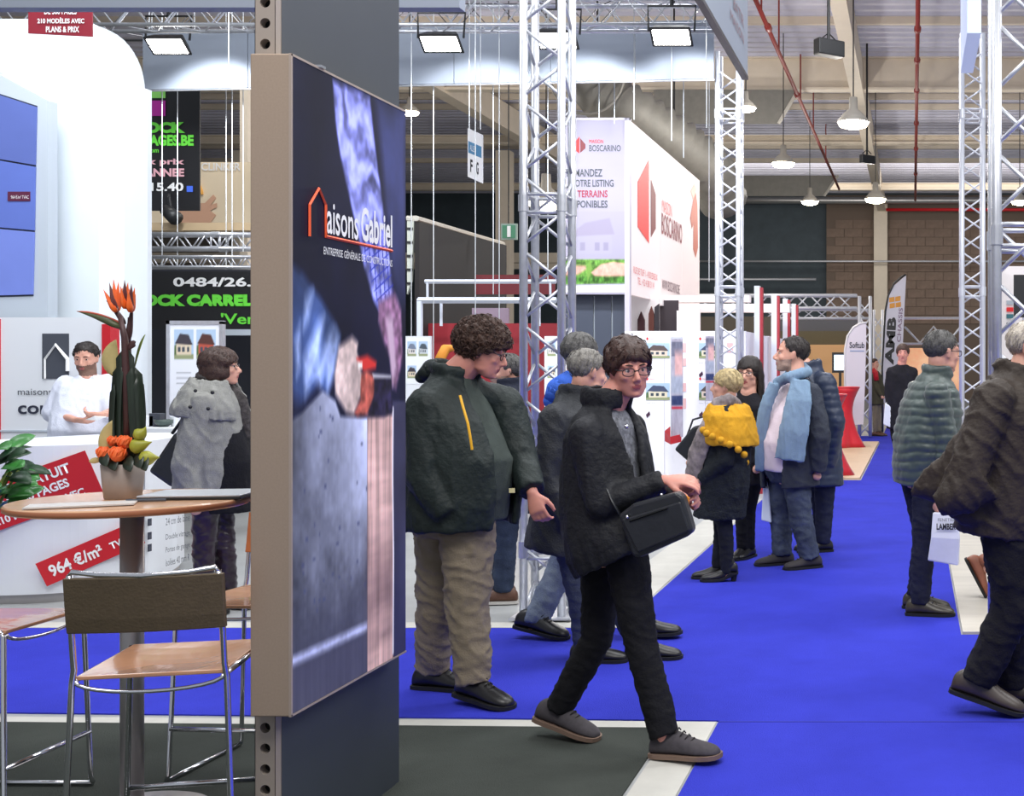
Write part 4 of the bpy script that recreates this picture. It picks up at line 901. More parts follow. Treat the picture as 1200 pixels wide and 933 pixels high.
def onc(t, z, s=0.): 
    p = cpt(t); d = (cpt(min(1, t+.01))-cpt(max(0, t-.01))).normalized(); return Vector((p.x, p.y, z)), Vector((d.x, d.y, 0)), Vector((d.y, -d.x, 0))
def find(px):
    best = min(range(401), key=lambda i: abs(CX+F*cpt(i/400).x/cpt(i/400).y-px)); return best/400
def label(px, py, w_, h_, ang, lines, nm='price_label', mat=REDP):
    t_ = find(px); p, d, n = onc(t_, 0); z = FZ(py, p.y); c = Vector((p.x, p.y, z))+n*.012; a = math.radians(ang); u1 = d*math.cos(a)+Z*math.sin(a); u2 = Z*math.cos(a)-d*math.sin(a)
    g = G(); b = [c-u1*w_/2-u2*h_/2, c+u1*w_/2-u2*h_/2, c+u1*w_/2+u2*h_/2, c-u1*w_/2+u2*h_/2]; g.prism(b, n*.004); o = obj(nm, g, mat, cn, O)
    nl = len(lines)
    for k_, (s_, x_, fw, fh, yy) in enumerate(lines):
        q_ = c+n*.005-u1*(w_/2-x_*w_)-u2*(h_/2-yy*h_); text(o, s_, q_, u1, u2, fw*w_, fh*h_, WTXT, .03, off=O)
    return o
label(35, 580, .80, .30, 21, [('LE GRATUIT', .33, .52, .22, .66), ('DE 306 PAGES', .28, .52, .20, .38), ('210 MODÈLES AVEC', .2, .68, .20, .10)])
label(107, 648, .60, .165, 22, [('964 €/m²', .08, .52, .52, .24), ('TVAC', .68, .24, .30, .30)])
# information list on the right curve of the counter
for k_, s_ in enumerate(('24 cm de laine', 'Double vitrage', 'Portes de garage', 'isolées 40 mm R')):
    t_ = find(183); p, d, n = onc(t_, 0); z = FZ((611, 630, 645, 659)[k_], p.y)-.03; text(cn, s_, Vector((p.x, p.y, z))+n*.06, (d+Vector((.15, .0, 0))).normalized(), Z, .27, .05, DKG, off=O)
    if k_ < 3: t_ = find(171); p, d, n = onc(t_, 0); c = Vector((p.x, p.y, FZ((612, 628, 642)[k_], p.y)))+n*.025; g = G().prism([c-d*.02-Z*.025, c+d*.02-Z*.025, c+d*.02+Z*.025, c-d*.02+Z*.025], n*.003); o = obj('list_icon', g, NAVY, cn, O); obj('icon_roof', G().prism([c+n*.0035-d*.01-Z*.015, c+n*.0035+d*.01-Z*.015, c+n*.0035+d*.01+Z*.0, c+n*.0035+Z*.013, c+n*.0035-d*.01+Z*.0], n*.001), DKG, o, O)
obj('info_sheet', G().prism([onc(find(168), .12)[0]+onc(find(168), 0)[2]*.012, onc(find(205), .12)[0]+onc(find(205), 0)[2]*.012, onc(find(205), .93)[0]+onc(find(205), 0)[2]*.012, onc(find(168), .93)[0]+onc(find(168), 0)[2]*.012], (0, -.001, 0)), WHITE, cn, O)
# ---------------------------------------------------------------- backdrop with house logo
bd = thing('backdrop_wall', 'white backdrop wall with a house logo behind the counter', 'partition wall', (-6.6, 10.3, 0)); O = bd.location; Y0 = 10.3
obj('wall_panel', G().bx(FX(-60, Y0), FX(121, Y0), Y0, Y0+.08, 0, FZ(372, Y0)), WHITE, bd, O); obj('red_stripe', G().bx(FX(121, Y0), FX(131, Y0), Y0-.02, Y0+.1, .6, FZ(380, Y0)), REDP, bd, O); obj('red_stripe', G().bx(FX(-9, Y0), FX(1, Y0), Y0-.02, Y0, .6, FZ(374, Y0)), REDP, bd, O)
obj('shelf_line', G().bx(FX(-60, Y0), FX(70, Y0), Y0-.01, Y0, FZ(506, Y0), FZ(504, Y0)), GREYW, bd, O)
yy = Y0-.006; lg = obj('logo_plate', G().bx(FX(50, Y0), FX(81, Y0), yy, Y0, FZ(444, Y0), FZ(391, Y0)), DKG, bd, O)
g = G(); P = [W(x_, y_, yy-.006) for x_, y_ in ((52.5, 444), (52.5, 421), (65, 404), (79, 421), (79, 435))]; g.tube(P, [.010, .010, .014, .018, .018], 4, flat=(0, 1, 0)); obj('logo_outline', g, WTXT, lg, O)
text(bd, 'maisons', W(21, 463, yy), X, Z, .285, .052, DKG, off=O); text(bd, 'compère', W(21, 490, yy), X, Z, .66, .135, NAVY, off=O, bold=.02)
# white towers behind
tw = thing('white_tower', 'tall white tower panel with rounded top corner, brightly lit', 'partition wall', (-7, 11, 0)); O = tw.location
Y1 = 11.2; R_ = FX(150, Y1); zt = FZ(22, Y1); P = [(FX(-120, Y1), Y1, 0), (R_, Y1, 0)]+[(R_-.5+.5*math.cos(a), Y1, zt-.62+.62*math.sin(a)) for a in [PI/2*i/12 for i in range(13)]]+[(FX(-120, Y1), Y1, zt)]
obj('upper_panel', G().prism(P, (0, .25, 0)), WHITEW, tw, O)
for px0, px1, dy0, dy1 in ((55, 116, 0, .0), (116, 146, .0, .10), (146, 173, .10, .32)):
    y0, y1 = 10.75+dy0, 10.75+dy1; a = (FX(px0, y0), y0, 0); b = (FX(px1, y1), y1, 0); h0 = FZ(92 if px0 < 100 else 95, 10.9)
    obj('wall_panel', G().prism([a, b, (b[0], b[1], 4.02), (a[0], a[1], 4.02)], (0, .06, 0)), WHITEW, tw, O)
bl = thing('blue_display', 'grey framed display of three stacked blue panels on the white wall', 'display', (-7, 10.5, 1.8)); O = bl.location; Y2 = 10.45
obj('frame', G().prism([W(-70, 50, Y2), W(56, 118, Y2), W(56, 372, Y2), W(-70, 376, Y2)], (0, .12, 0)), GREYW, bl, O)
BLU = M('blue_panel', (92, 112, 205), .4, var=.06, vs=3)
obj('panel_backing', G().prism([W(-62, 90, Y2-.004), W(43.5, 124, Y2-.004), W(39, 347, Y2-.004), W(-62, 350, Y2-.004)], (0, .01, 0)), NAVY, bl, O)
for k_, L_ in enumerate(([(-60, 92), (43, 125.5), (41.5, 193.5), (-60, 176)], [(-60, 178), (41.5, 195.5), (40.3, 270), (-60, 261)], [(-60, 263), (40.3, 272), (38.5, 345), (-60, 348)])):
    obj('blue_panel', G().prism([W(x_, y_, Y2-.014) for x_, y_ in L_], (0, .01, 0)), M('blue_panel_%s' % ('upper', 'middle', 'lower')[k_], ((92, 108, 176), (96, 116, 194), (118, 136, 214))[k_], .4, var=.04, vs=3), bl, O)
pl_ = obj('name_plate', G().bx(FX(11, Y2), FX(37, Y2), Y2-.02, Y2-.011, FZ(236, Y2), FZ(225, Y2)), M('dark_red_plate', (90, 30, 60), .5), bl, O); text(pl_, '964 €/m² TVAC', W(13, 233, Y2-.021), X, Z, .15, .03, WTXT, off=O)
hs = thing('hanging_sign', 'dark red hanging sign with white lettering at upper left', 'sign', W(70, 26, 8.6)); O = hs.location; Y3 = 8.6
obj('sign_board', G().prism([W(33, -8, Y3), W(108, -5, Y3), W(108, 43, Y3), W(33, 39, Y3)], (0, .01, 0)), M('sign_red', (140, 26, 44), .5), hs, O)
for s_, x0, x1, y in (('DE 306 PAGES', 52, 90, 17), ('210 MODÈLES AVEC', 44, 99, 27.5), ('PLANS & PRIX', 54, 93, 38)): text(hs, s_, W(x0, y, Y3-.004), X, Z, (x1-x0)/F*Y3, .042, WTXT, .03, off=O)
# ---------------------------------------------------------------- the dark stand behind, seen between tower and pillar
def flat(name, label, cat, px0, py0, px1, py1, Y, mat, th=.03, **k):
    c = W((px0+px1)/2, py1, Y); t = thing(name, label, cat, c); obj('board', G().bx(FX(px0, Y), FX(px1, Y), Y, Y+th, FZ(py1, Y), FZ(py0, Y)), mat, t, c); return t
b = flat('hanging_banner', 'black hanging banner with green and pink lettering', 'banner', 150, 102, 234, 247, 15.5, BLACK, .02); O = b.location; Y4 = 15.49
obj('print_block', G().bx(FX(168, Y4), FX(194, Y4), Y4-.005, Y4, FZ(115, Y4), FZ(104, Y4)), M('lime_block', (150, 230, 110), .5), b, O); obj('print_block', G().bx(FX(168, Y4), FX(194, Y4), Y4-.005, Y4, FZ(136, Y4), FZ(118, Y4)), MAG, b, O)
for s_, x0, x1, y0, y1, m_, bo in (('STOCK', 149, 217, 156, 143, GREEN, .07), ('CARRELAGES.BE', 126, 227, 171, 158, GREEN, .05), ('.com', 172, 186, 179, 175, GREEN, .02), ('aux prix', 157, 216, 195, 186, PINK, .03), ("D'ANNEE", 157, 216, 207, 197, PINK, .04), ('03/15.40', 150, 215, 224, 214, WTXT, .03)):
    text(b, s_, W(x0, y0, Y4-.006), X, Z, (x1-x0)/F*Y4, (y0-y1)/F*Y4, m_, bo, off=O)
obj('social_icon', G().bx(FX(219, Y4), FX(226, Y4), Y4-.005, Y4, FZ(225, Y4), FZ(218, Y4)), M('icon_blue', (70, 110, 230), .5), b, O)
for x_ in (178, 228): obj('suspension_cable', G().tube([W(x_, 103, 15.51), W(x_, 103, 15.51)+Vector((0, 0, 9.44-W(0, 103, 15.51).z))], .006, 5), WIRE, b, O)
sp = thing('spot_lamp', 'small black spot lamp hanging below the black banner', 'spot lamp', W(200, 247, 15.2)); O = sp.location
obj('lamp_head', G().tube([W(194, 246, 15.2), W(206, 256, 15.1)], [.07, .09], 12), BLKP, sp, O, smooth=True); obj('yoke', G().tube([W(198, 228, 15.48), W(198, 232, 15.2), W(200, 246, 15.2)], .02, 6), BLKP, sp, O)
mu = flat('mural_wall', 'beige wall painted with an orange hand mural', 'wall panel', 165, 190, 295, 262, 19, M('mural_beige', (236, 218, 188), .7)); O = mu.location; Y5 = 18.99
obj('mural_shape', G().prism([W(x_, y_, Y5-.004) for x_, y_ in ((205, 262), (212, 235), (222, 225), (232, 238), (240, 238), (250, 228), (253, 232), (247, 240), (254, 238), (254, 243), (246, 247), (253, 252), (246, 262))], (0, .003, 0)), M('mural_pink', (214, 168, 140), .7), mu, O)
obj('mural_arc', G().tube([W(222+14*math.cos(a), 228+16*math.sin(a), Y5-.01) for a in [PI+PI*i/10 for i in range(11)]], .03, 4), M('mural_orange', (240, 180, 90), .7), mu, O)
text(mu, 'CLINKER', W(236, 200, Y5-.006), X, Z, .6, .12, WTXT, .02, off=O)
tag(obj('beam', G().bx(FX(165, 15.3), FX(300, 15.3), 15.3, 15.5, FZ(270, 15.3), FZ(261, 15.3)), M('tan_beam', (190, 166, 132), .6)), 'tan beam above the trusses of the dark stand', 'beam')
struct('trim_30', G().bx(FX(281, 20), FX(290, 20), 20, 20.15, 0, FZ(100, 20)), BEIGES)
for x_ in (190, 272): tag(obj('suspension_wire', G().tube([W(x_, 315, 14.43), Vector((W(x_, 315, 14.43).x, 14.43, 9.44))], .0055, 5), WIRE), 'thin steel wire hanging from the roof', 'wire', 'suspension wires')
for x_ in (175, 285): tag(obj('suspension_wire', G().tube([W(x_, 295, 14.5), Vector((W(x_, 295, 14.5).x, 14.5, 9.44))], .0055, 5), WIRE), 'thin steel wire hanging from the roof', 'wire', 'suspension wires')
truss('upper horizontal truss of the dark stand at left', (FX(165, 14.9), 14.9, FZ(291, 14.9)), (FX(300, 14.9), 14.9, FZ(291, 14.9)), .17, Z, Yv, ALU, rc=.025, rb=.010, name='lighting_truss', joints=(.9,))
truss('lower horizontal truss of the dark stand at left', (FX(165, 14.4), 14.4, FZ(313, 14.4)), (FX(300, 14.4), 14.4, FZ(313, 14.4)), .12, Z, Yv, ALU, rc=.018, rb=.008, name='lighting_truss')
b = flat('stand_fascia', 'black stand fascia with phone number and green lettering', 'sign', 150, 318, 310, 386, 13.2, BLACK, .05); O = b.location; Y6 = 13.19
for s_, x0, x1, y0, y1, m_, bo in (('0484/26.15.40', 203, 353, 336, 325, WTXT, .03), ('STOCK CARRELAGES', 144, 346, 359, 345, GREEN, .07), ("'Ventes", 259, 330, 380, 367, GREEN, .02)): text(b, s_, W(x0, y0, Y6-.004), X, Z, (x1-x0)/F*Y6, (y0-y1)/F*Y6, m_, bo, off=O)
for x_ in (152, 306): obj('post', G().bx(FX(x_, 13.3), FX(x_+4, 13.3), 13.25, 13.3, 0, FZ(386, 13.3)), BLACK, b, O)
tag(obj('dark_booth_wall', G().bx(FX(150, 14), FX(330, 14), 14, 14.1, 0, FZ(316, 14)), M('dark_booth', (34, 36, 46), .6)), 'dark booth wall under the black fascia', 'partition wall')
tag(obj('pale_frame', G().bx(FX(264, 13.1), FX(300, 13.1), 13.1, 13.15, FZ(393, 13.1), FZ(386, 13.1)).bx(FX(297, 13.1), FX(300, 13.1), 13.1, 13.15, 0, FZ(393, 13.1)), GREYW), 'pale grey ledge under the black fascia beside the coat woman', 'ledge')
def house(cvs, x0, y0, x1, y1, wall=(220, 205, 180), roof=(70, 66, 74), sky=(176, 200, 226), seed=1):
    w_, h_ = x1-x0, y1-y0; q_ = lambda a, b_: (x0+a*w_, y0+b_*h_)
    cvs.poly([q_(0, 0), q_(1, 0), q_(1, 1), q_(0, 1)], sky, .002); cvs.poly([q_(0, 0), q_(1, 0), q_(1, .18), q_(0, .22)], (150, 158, 120), .002)
    cvs.poly([q_(.12, .15), q_(.9, .15), q_(.9, .55), q_(.12, .55)], wall, .003); cvs.poly([q_(.04, .52), q_(.96, .48), q_(.75, .82), q_(.3, .86)], roof, .003)
    for a in (.2, .42, .66): cvs.poly([q_(a, .25), q_(a+.12, .25), q_(a+.12, .42), q_(a, .42)], (70, 80, 92), .002)
    cvs.poly([q_(.0, .15), q_(.12, .15), q_(.1, .5), q_(.02, .45)], (88, 112, 70), .006)
ps = thing('poster_stand', 'white poster in a silver frame with two house photos, behind the coat woman', 'poster stand', W(230, 510, 11)); O = ps.location; Y7 = 11
obj('frame', G().bx(FX(197, Y7), FX(201, Y7), Y7-.03, Y7+.02, 0, FZ(376, Y7)).bx(FX(259, Y7), FX(263, Y7), Y7-.03, Y7+.02, 0, FZ(377, Y7)).bx(FX(197, Y7), FX(263, Y7), Y7-.03, Y7+.02, FZ(380, Y7), FZ(376, Y7)), ALU, ps, O)
cv = Canvas(70, 150, (232, 236, 244)); house(cv, .08, .80, .47, .97); house(cv, .53, .80, .92, .97, (190, 90, 74), (90, 60, 56)); house(cv, .06, .22, .45, .40, (226, 226, 228), (150, 160, 170)); house(cv, .53, .22, .92, .40)
for y in (.72, .69, .66, .58, .55, .52, .48): cv.rect(.12, y, .42, y+.008, (180, 184, 192), .003); cv.rect(.56, y, .84, y+.008, (184, 188, 194), .003)
cv.sheet('poster', (FX(201, Y7), Y7-.02, .35), (FX(259, Y7)-FX(201, Y7), 0, 0), (0, 0, FZ(380, Y7)-.35), ps, O)
dk = thing('white_desk', 'white desk with small boxes behind the curved counter', 'desk', W(185, 520, 10.2)); dk.location.z = 0; O = dk.location
obj('desktop', G().bx(FX(150, 10.2), FX(222, 10.2), 10.0, 10.6, 1.0, 1.04), WHITE, dk, O, bev=.004); obj('front_panel', G().bx(FX(152, 10.2), FX(218, 10.2), 10.08, 10.12, 0, 1.0), WHITE, dk, O)
for px, w_, h_, m_, nm, lb in ((176, .10, .09, WHITE, 'card_box', 'white card box on the desk, left one'), (184, .09, .11, M('box_dark', (60, 64, 74), .5), 'card_box', 'dark box with white card on the desk'), (205, .07, .08, WHITE, 'paper_cup', 'white paper cup on the desk')):
    x_ = FX(px, 10.3); o = obj(nm, G().box((0, 0, h_/2), (w_, .08, h_)) if nm != 'paper_cup' else G().lathe([(.028, 0), (.038, h_), (.034, h_), (.025, .01)], n=16), m_, bev=.004 if nm != 'paper_cup' else 0); o.location = (x_, 10.3, 1.04); tag(o, lb, 'box' if nm != 'paper_cup' else 'cup')
o = obj('dish', G().lathe([(.03, 0), (.07, .03), (.075, .06), (.06, .05), (.02, .01)], n=20), M('dish_green', (70, 84, 80), .4), smooth=True); o.location = (FX(192, 10.25), 10.25, 1.04); tag(o, 'dark green dish on the white desk', 'dish')
# ---------------------------------------------------------------- stands between billboard and nearest truss
fs = thing('direction_sign', 'white hanging sign with blue header and letters F G', 'sign', W(557, 215, 12.8)); O = fs.location
a, b, c, d = W(548, 150, 12.6), W(565.5, 158, 12.9), W(565.5, 215, 12.9), W(548, 207, 12.6)
obj('sign_board', G().prism([a, b, c, d], (0, .02, 0)), WTXT, fs, O); e1 = (b-a); e2 = (a-d)
def on(p, u_, v_): return p+e1*u_+e2*v_+Vector((0, -.004, 0))
obj('sign_header', G().prism([on(d, .06, .5), on(d, .94, .5), on(d, .94, .74), on(d, .06, .74)], (0, -.002, 0)), M('sign_blue', (70, 130, 170), .5), fs, O)
for k_, s_ in enumerate('FG'): text(fs, s_, on(d, .18+.4*k_, .12), e1, e2, .045, .13, BLACK, .03, off=O)
text(fs, 'ALLEE', on(d, .15, .56), e1, e2, .11, .06, WTXT, off=O)
for px in (550, 563): obj('suspension_cable', G().tube([W(px, 152, 12.75), W(px, 152, 12.75)+Vector((0, 0, 9.44-W(0, 152, 12.75).z))], .005, 5), WIRE, fs, fs.location)
bs = thing('black_stand_wall', 'tall black stand wall with a pale top edge', 'partition wall', W(530, 420, 17)); bs.location.z = 0; O = bs.location
obj('wall_panel', G().prism([W(486, 256, 16), W(590, 287, 21), Vector((FX(590, 21), 21, 0)), Vector((FX(486, 16), 16, 0))], (.02, .1, 0)), M('black_fabric', (30, 31, 36), .7), bs, O)
obj('top_edge', G().tube([W(477, 256, 16), W(488, 256, 16), W(590, 286, 21)], .035, 6), M('pale_edge', (200, 196, 186), .5), bs, O)
obj('end_panel', G().prism([W(477, 258, 16), W(485, 258, 16), W(482, 330, 16), W(477, 345, 16)], (0, .05, 0)), M('end_panel', (196, 200, 190), .5), bs, O)
for k_ in range(5): obj('end_louvre', G().box(W(480, 268+k_*16, 15.98), (.08, .01, .03)), BLKP, bs, O)
es = flat('exit_sign', 'green emergency exit sign behind the nearest truss', 'sign', 587, 262, 606, 281, 19, M('exit_frame', (150, 170, 160), .5)); obj('sign_face', G().bx(FX(589, 19), FX(604, 19), 18.985, 18.995, FZ(279, 19), FZ(264, 19)), M('exit_green', (70, 130, 100), .5, emit=.15), es, es.location)
obj('pictogram', G().bx(FX(595, 19), FX(599, 19), 18.97, 18.98, FZ(278, 19), FZ(265, 19)), WTXT, es, es.location)
FRM = M('white_frame', (206, 212, 226), .5); obj('hanger_rod', G().tube([W(596, 262, 19), W(596, 262, 19)+Vector((0, 0, 9.44-W(0, 262, 19).z))], .01, 6), BLKP, es, es.location)
rl = thing('booth_frame', 'white metal booth frame with posts above a dark red wall', 'frame', W(570, 440, 15)); rl.location.z = 0; O = rl.location
def bar(p0, p1, r_, nm='rail', par=None, m_=FRM, off=None): return obj(nm, G().tube([p0, p1], r_*1.35, 4, flat=(1, 0, 1) if abs(p0[2]-p1[2]) < .05 else (1, 1, 0)), m_, par or rl, O if off is None else off)
bar(W(498, 330, 15.5), W(652, 330, 15.5), .02); bar(W(490, 352, 15), W(652, 352, 15), .028); bar(W(492, 350, 15), Vector((FX(492, 15), 15, 0)), .028, 'post')
for px in (501, 645): bar(W(px, 330, 15.5), W(px, 352, 15.5), .012, 'post')
for px in (517, 632): bar(W(px, 354, 15.2), W(px, 382, 15.2), .014, 'post')
rw = thing('red_booth_wall', 'dark red booth wall behind the curly-haired man', 'partition wall', W(560, 440, 16.5)); rw.location.z = 0; O = rw.location
for i in range(4):
    x0 = 497+i*40; obj('wall_panel', G().bx(FX(x0+.4, 16.5), FX(x0+39.6, 16.5), 16.5, 16.56, 0, FZ(379, 16.5)), REDW, rw, O)
obj('upper_panel', G().bx(FX(553, 16.8), FX(596, 16.8), 16.8, 16.84, FZ(379, 16.8), FZ(361, 16.8)), M('lilac_panel', (150, 132, 150), .6), rw, O)
obj('red_banner', G().bx(FX(556, 17), FX(650, 17), 17, 17.04, FZ(345, 17), FZ(322, 17)), M('dull_red', (110, 36, 44), .7), rw, O)
for px0, px1, py0, Y, lb in ((474, 505, 394, 12.2, 'white poster board with two photos beside the big billboard'), (638, 668, 394, 14.8, 'white poster board seen through the nearest truss')):
    b = thing('poster_board', lb, 'poster board', W(px0, 600, Y)); b.location.z = 0; O = b.location
    obj('board', G().bx(FX(px0, Y), FX(px1, Y), Y, Y+.03, 0, FZ(py0, Y)), WHITE, b, O)
    cv = Canvas(40, 60, (235, 238, 242)); house(cv, .08, .6, .46, .92, (220, 214, 210), (120, 130, 150)); house(cv, .54, .6, .92, .92, (200, 205, 210), (80, 90, 100)); house(cv, .08, .12, .46, .40)
    cv.sheet('poster', (FX(px0+1, Y), Y-.004, FZ(450, Y)), (FX(px1-1, Y)-FX(px0+1, Y), 0, 0), (0, 0, FZ(py0+2, Y)-FZ(450, Y)), b, O)
# ---------------------------------------------------------------- the red and white cube sign and its stand
cb = thing('cube_sign', 'tall white cube sign with a red faceted emblem, lettering and grass photo', 'sign', (-3.4, 15, 2.4)); O = cb.location; Yc = 15.0; Xc = FX(738, Yc); Yd = 19.9; zb, ztp = FZ(345, Yc), FZ(141, Yc)
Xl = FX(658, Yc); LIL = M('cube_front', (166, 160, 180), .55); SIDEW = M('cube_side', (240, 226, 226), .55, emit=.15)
obj('front_face', G().bx(Xl, Xc-.06, Yc, Yc+.06, zb, ztp), LIL, cb, O); obj('corner_profile', G().bx(Xc-.06, Xc, Yc-.01, Yc+.08, .3, ztp+.03), M('profile_lilac', (196, 190, 205), .5), cb, O)
obj('top_profile', G().bx(Xl, Xc, Yc-.01, Yc+.05, ztp-.0, ztp+.03), M('profile_lilac', (196, 190, 205), .5), cb, O)
e_ = [Yc+.08+(Yd-Yc-.08)*t for t in (0, .36, .69, 1)]
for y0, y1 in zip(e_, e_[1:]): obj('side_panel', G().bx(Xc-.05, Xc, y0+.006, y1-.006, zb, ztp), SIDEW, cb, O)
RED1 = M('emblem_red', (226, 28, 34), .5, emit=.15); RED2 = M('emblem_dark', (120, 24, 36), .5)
yf = Yc-.004
def pz(L, m_, nm, par=cb): return obj(nm, G().prism([W(x_, y_, yf) for x_, y_ in L], (0, .003, 0)), m_, par, O)
pz([(675, 165), (679, 160), (679, 180), (675, 177)], RED1, 'emblem'); pz([(680, 162), (686, 169), (686, 174), (680, 179)], RED2, 'emblem')
for s_, x0, x1, y0, y1, m_, bo in (('MAISON', 690.5, 707, 168, 163.5, RED1, 0), ('BOSCARINO', 690.5, 727.5, 177.5, 170, DKG, .01), ('DEMANDEZ', 664, 706, 207, 198, DKG, .02), ('VOTRE LISTING', 669.5, 719, 219, 210.5, DKG, .02), ('DE TERRAINS', 665, 712, 231.5, 223, M('print_crimson', (160, 40, 70), .5), .02), ('DISPONIBLES', 664, 712, 243.5, 235, DKG, .02)):
    text(cb, s_, W(x0, y0, yf), X, Z, (x1-x0)/F*yf, (y0-y1)/F*yf, m_, bo, off=O)
cv = Canvas(90, 110, (166, 160, 180)); n_ = cv.noise(26, 18, 5, 3); n5 = cv.noise(12, 40, 6, 2)
cv.poly([(0, 0), (1, 0), (1, .10), (0, .08)], (232, 230, 240), .003); cv.poly([(0, .1), (1, .12), (1, .41), (0, .41)], (96, 140, 62), .01, np.clip(1+n_*1.1+n5*.4, .35, 1.7))
cv.poly([(0, .25), (.14, .34), (.35, .33), (.36, .29), (.22, .22), (.0, .20)], (214, 164, 148), .02, 1+n_*.3); cv.poly([(.44, .25), (.6, .35), (.8, .38), (1, .36), (1, .2), (.7, .18), (.5, .2)], (222, 172, 156), .012, 1+n_*.3); cv.poly([(.0, .12), (1, .12), (1, .2), (.0, .2)], (70, 116, 48), .02, np.clip(1+n_*1.4, .3, 1.7)); cv.poly([(.38, .12), (.46, .30), (.42, .41), (.37, .30)], (120, 160, 74), .01)
cv.poly([(.06, .48), (.06, .68), (.3, .72), (.7, .84), (.78, .66), (.78, .48)], (168, 162, 182), .01); cv.poly([(.03, .68), (.34, .86), (.74, .92), (.82, .72), (.3, .70)], (156, 148, 170), .01)
for a in (.12, .26, .5, .64): cv.rect(a, .52, a+.08, .62, (150, 144, 168), .004)
cv.sheet('printed_face', W(661, 343, Yc-.003), (FX(733, Yc)-FX(661, Yc), 0, 0), (0, 0, FZ(248, Yc)-FZ(343, Yc)), cb, O)
xs_ = Xc+.004
def sp_(px, py): Y = Xc*F/(px-CX); return Vector((xs_, Y, EH-(py-CY)/F*Y))
def pzs(L, m_, nm): return obj(nm, G().prism([sp_(*p) for p in L], (.002, 0, 0)), m_, cb, O)
pzs([(747, 213), (760, 187), (760, 285), (747, 266)], RED1, 'emblem'); pzs([(762.5, 210), (768, 228), (768, 268), (762.5, 278)], RED2, 'emblem')
PK = M('side_pink', (224, 120, 124), .5)
def ts(s_, px0, px1, y0, y1, m_, bo=0):
    a = sp_(px0, y0); b = sp_(px1, y0); h_ = (y0-y1)/F*a.y; text(cb, s_, a, Yv, Z, b.y-a.y, h_, m_, bo, off=O)
ts('MAISON', 775.5, 787, 248, 233, PK); ts('BOSCARINO', 775, 799, 274, 249, M('side_dark', (140, 50, 66), .5), .01); ts('RUE DE TILFF 1 - 4130 ESNEUX', 742, 770, 320, 312, PK); ts('TEL : +32 4 380 31 14', 747, 766, 333, 325, PK); ts('WWW.BOSCARINO.BE', 775.5, 796, 339, 327, M('side_grey', (120, 84, 96), .5), .01)
pzs([(812, 235), (815, 225), (817, 240), (817.6, 290), (815, 302), (812, 292), (812.6, 262), (810.5, 268), (808.5, 256)], M('side_figure', (196, 110, 92), .5), 'printed_figure')
pzs([(809, 224), (813, 215), (816, 222), (812, 234)], M('side_skin', (236, 190, 176), .5), 'printed_figure')
# dark glazing under the cube
dg_ = thing('dark_partition', 'dark grey panelled wall under the cube sign', 'partition wall', (FX(700, 15.2), 15.2, 0)); O = dg_.location
for a, b_ in ((658, 695), (697, 716), (718, 733)): obj('wall_panel', G().bx(FX(a, 15.2), FX(b_, 15.2), 15.2, 15.26, 0, FZ(347, 15.2)), M('slate_panel', (66, 72, 88), .5), dg_, O)
obj('panel_joint', G().bx(FX(695, 15.22), FX(718, 15.22), 15.23, 15.25, 0, FZ(347, 15.22)), GREYW, dg_, O)
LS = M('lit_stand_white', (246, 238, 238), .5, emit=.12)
sw = thing('stand_back_wall', 'pinkish white stand structure beside the cube sign', 'partition wall', (-3, 16.2, 0)); O = sw.location
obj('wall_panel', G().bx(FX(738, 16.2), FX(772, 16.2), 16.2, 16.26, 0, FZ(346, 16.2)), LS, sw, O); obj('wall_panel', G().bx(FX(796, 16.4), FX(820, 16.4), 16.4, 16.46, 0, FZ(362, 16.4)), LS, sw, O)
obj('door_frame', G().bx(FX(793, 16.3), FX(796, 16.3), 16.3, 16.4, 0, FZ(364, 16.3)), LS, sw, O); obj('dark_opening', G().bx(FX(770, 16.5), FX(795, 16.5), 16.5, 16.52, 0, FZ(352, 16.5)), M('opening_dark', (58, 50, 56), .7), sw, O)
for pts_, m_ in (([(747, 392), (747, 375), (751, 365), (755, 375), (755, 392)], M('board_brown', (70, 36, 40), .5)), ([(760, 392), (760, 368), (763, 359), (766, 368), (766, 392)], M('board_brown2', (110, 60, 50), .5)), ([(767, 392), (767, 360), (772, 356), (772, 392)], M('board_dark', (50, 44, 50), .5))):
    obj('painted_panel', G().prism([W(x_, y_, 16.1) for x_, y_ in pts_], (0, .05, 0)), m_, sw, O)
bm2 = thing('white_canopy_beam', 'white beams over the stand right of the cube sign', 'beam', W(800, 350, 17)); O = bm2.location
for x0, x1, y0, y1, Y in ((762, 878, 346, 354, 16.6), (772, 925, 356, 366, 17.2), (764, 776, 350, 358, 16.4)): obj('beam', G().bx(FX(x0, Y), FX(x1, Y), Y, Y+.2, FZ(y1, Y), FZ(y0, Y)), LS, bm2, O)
tag(obj('dark_gap_wall', G().bx(FX(740, 24), FX(905, 24), 24, 24.1, 0, FZ(371, 24)), M('gap_dark', (66, 60, 50), .7)), 'dark olive wall seen under the white beams', 'partition wall')
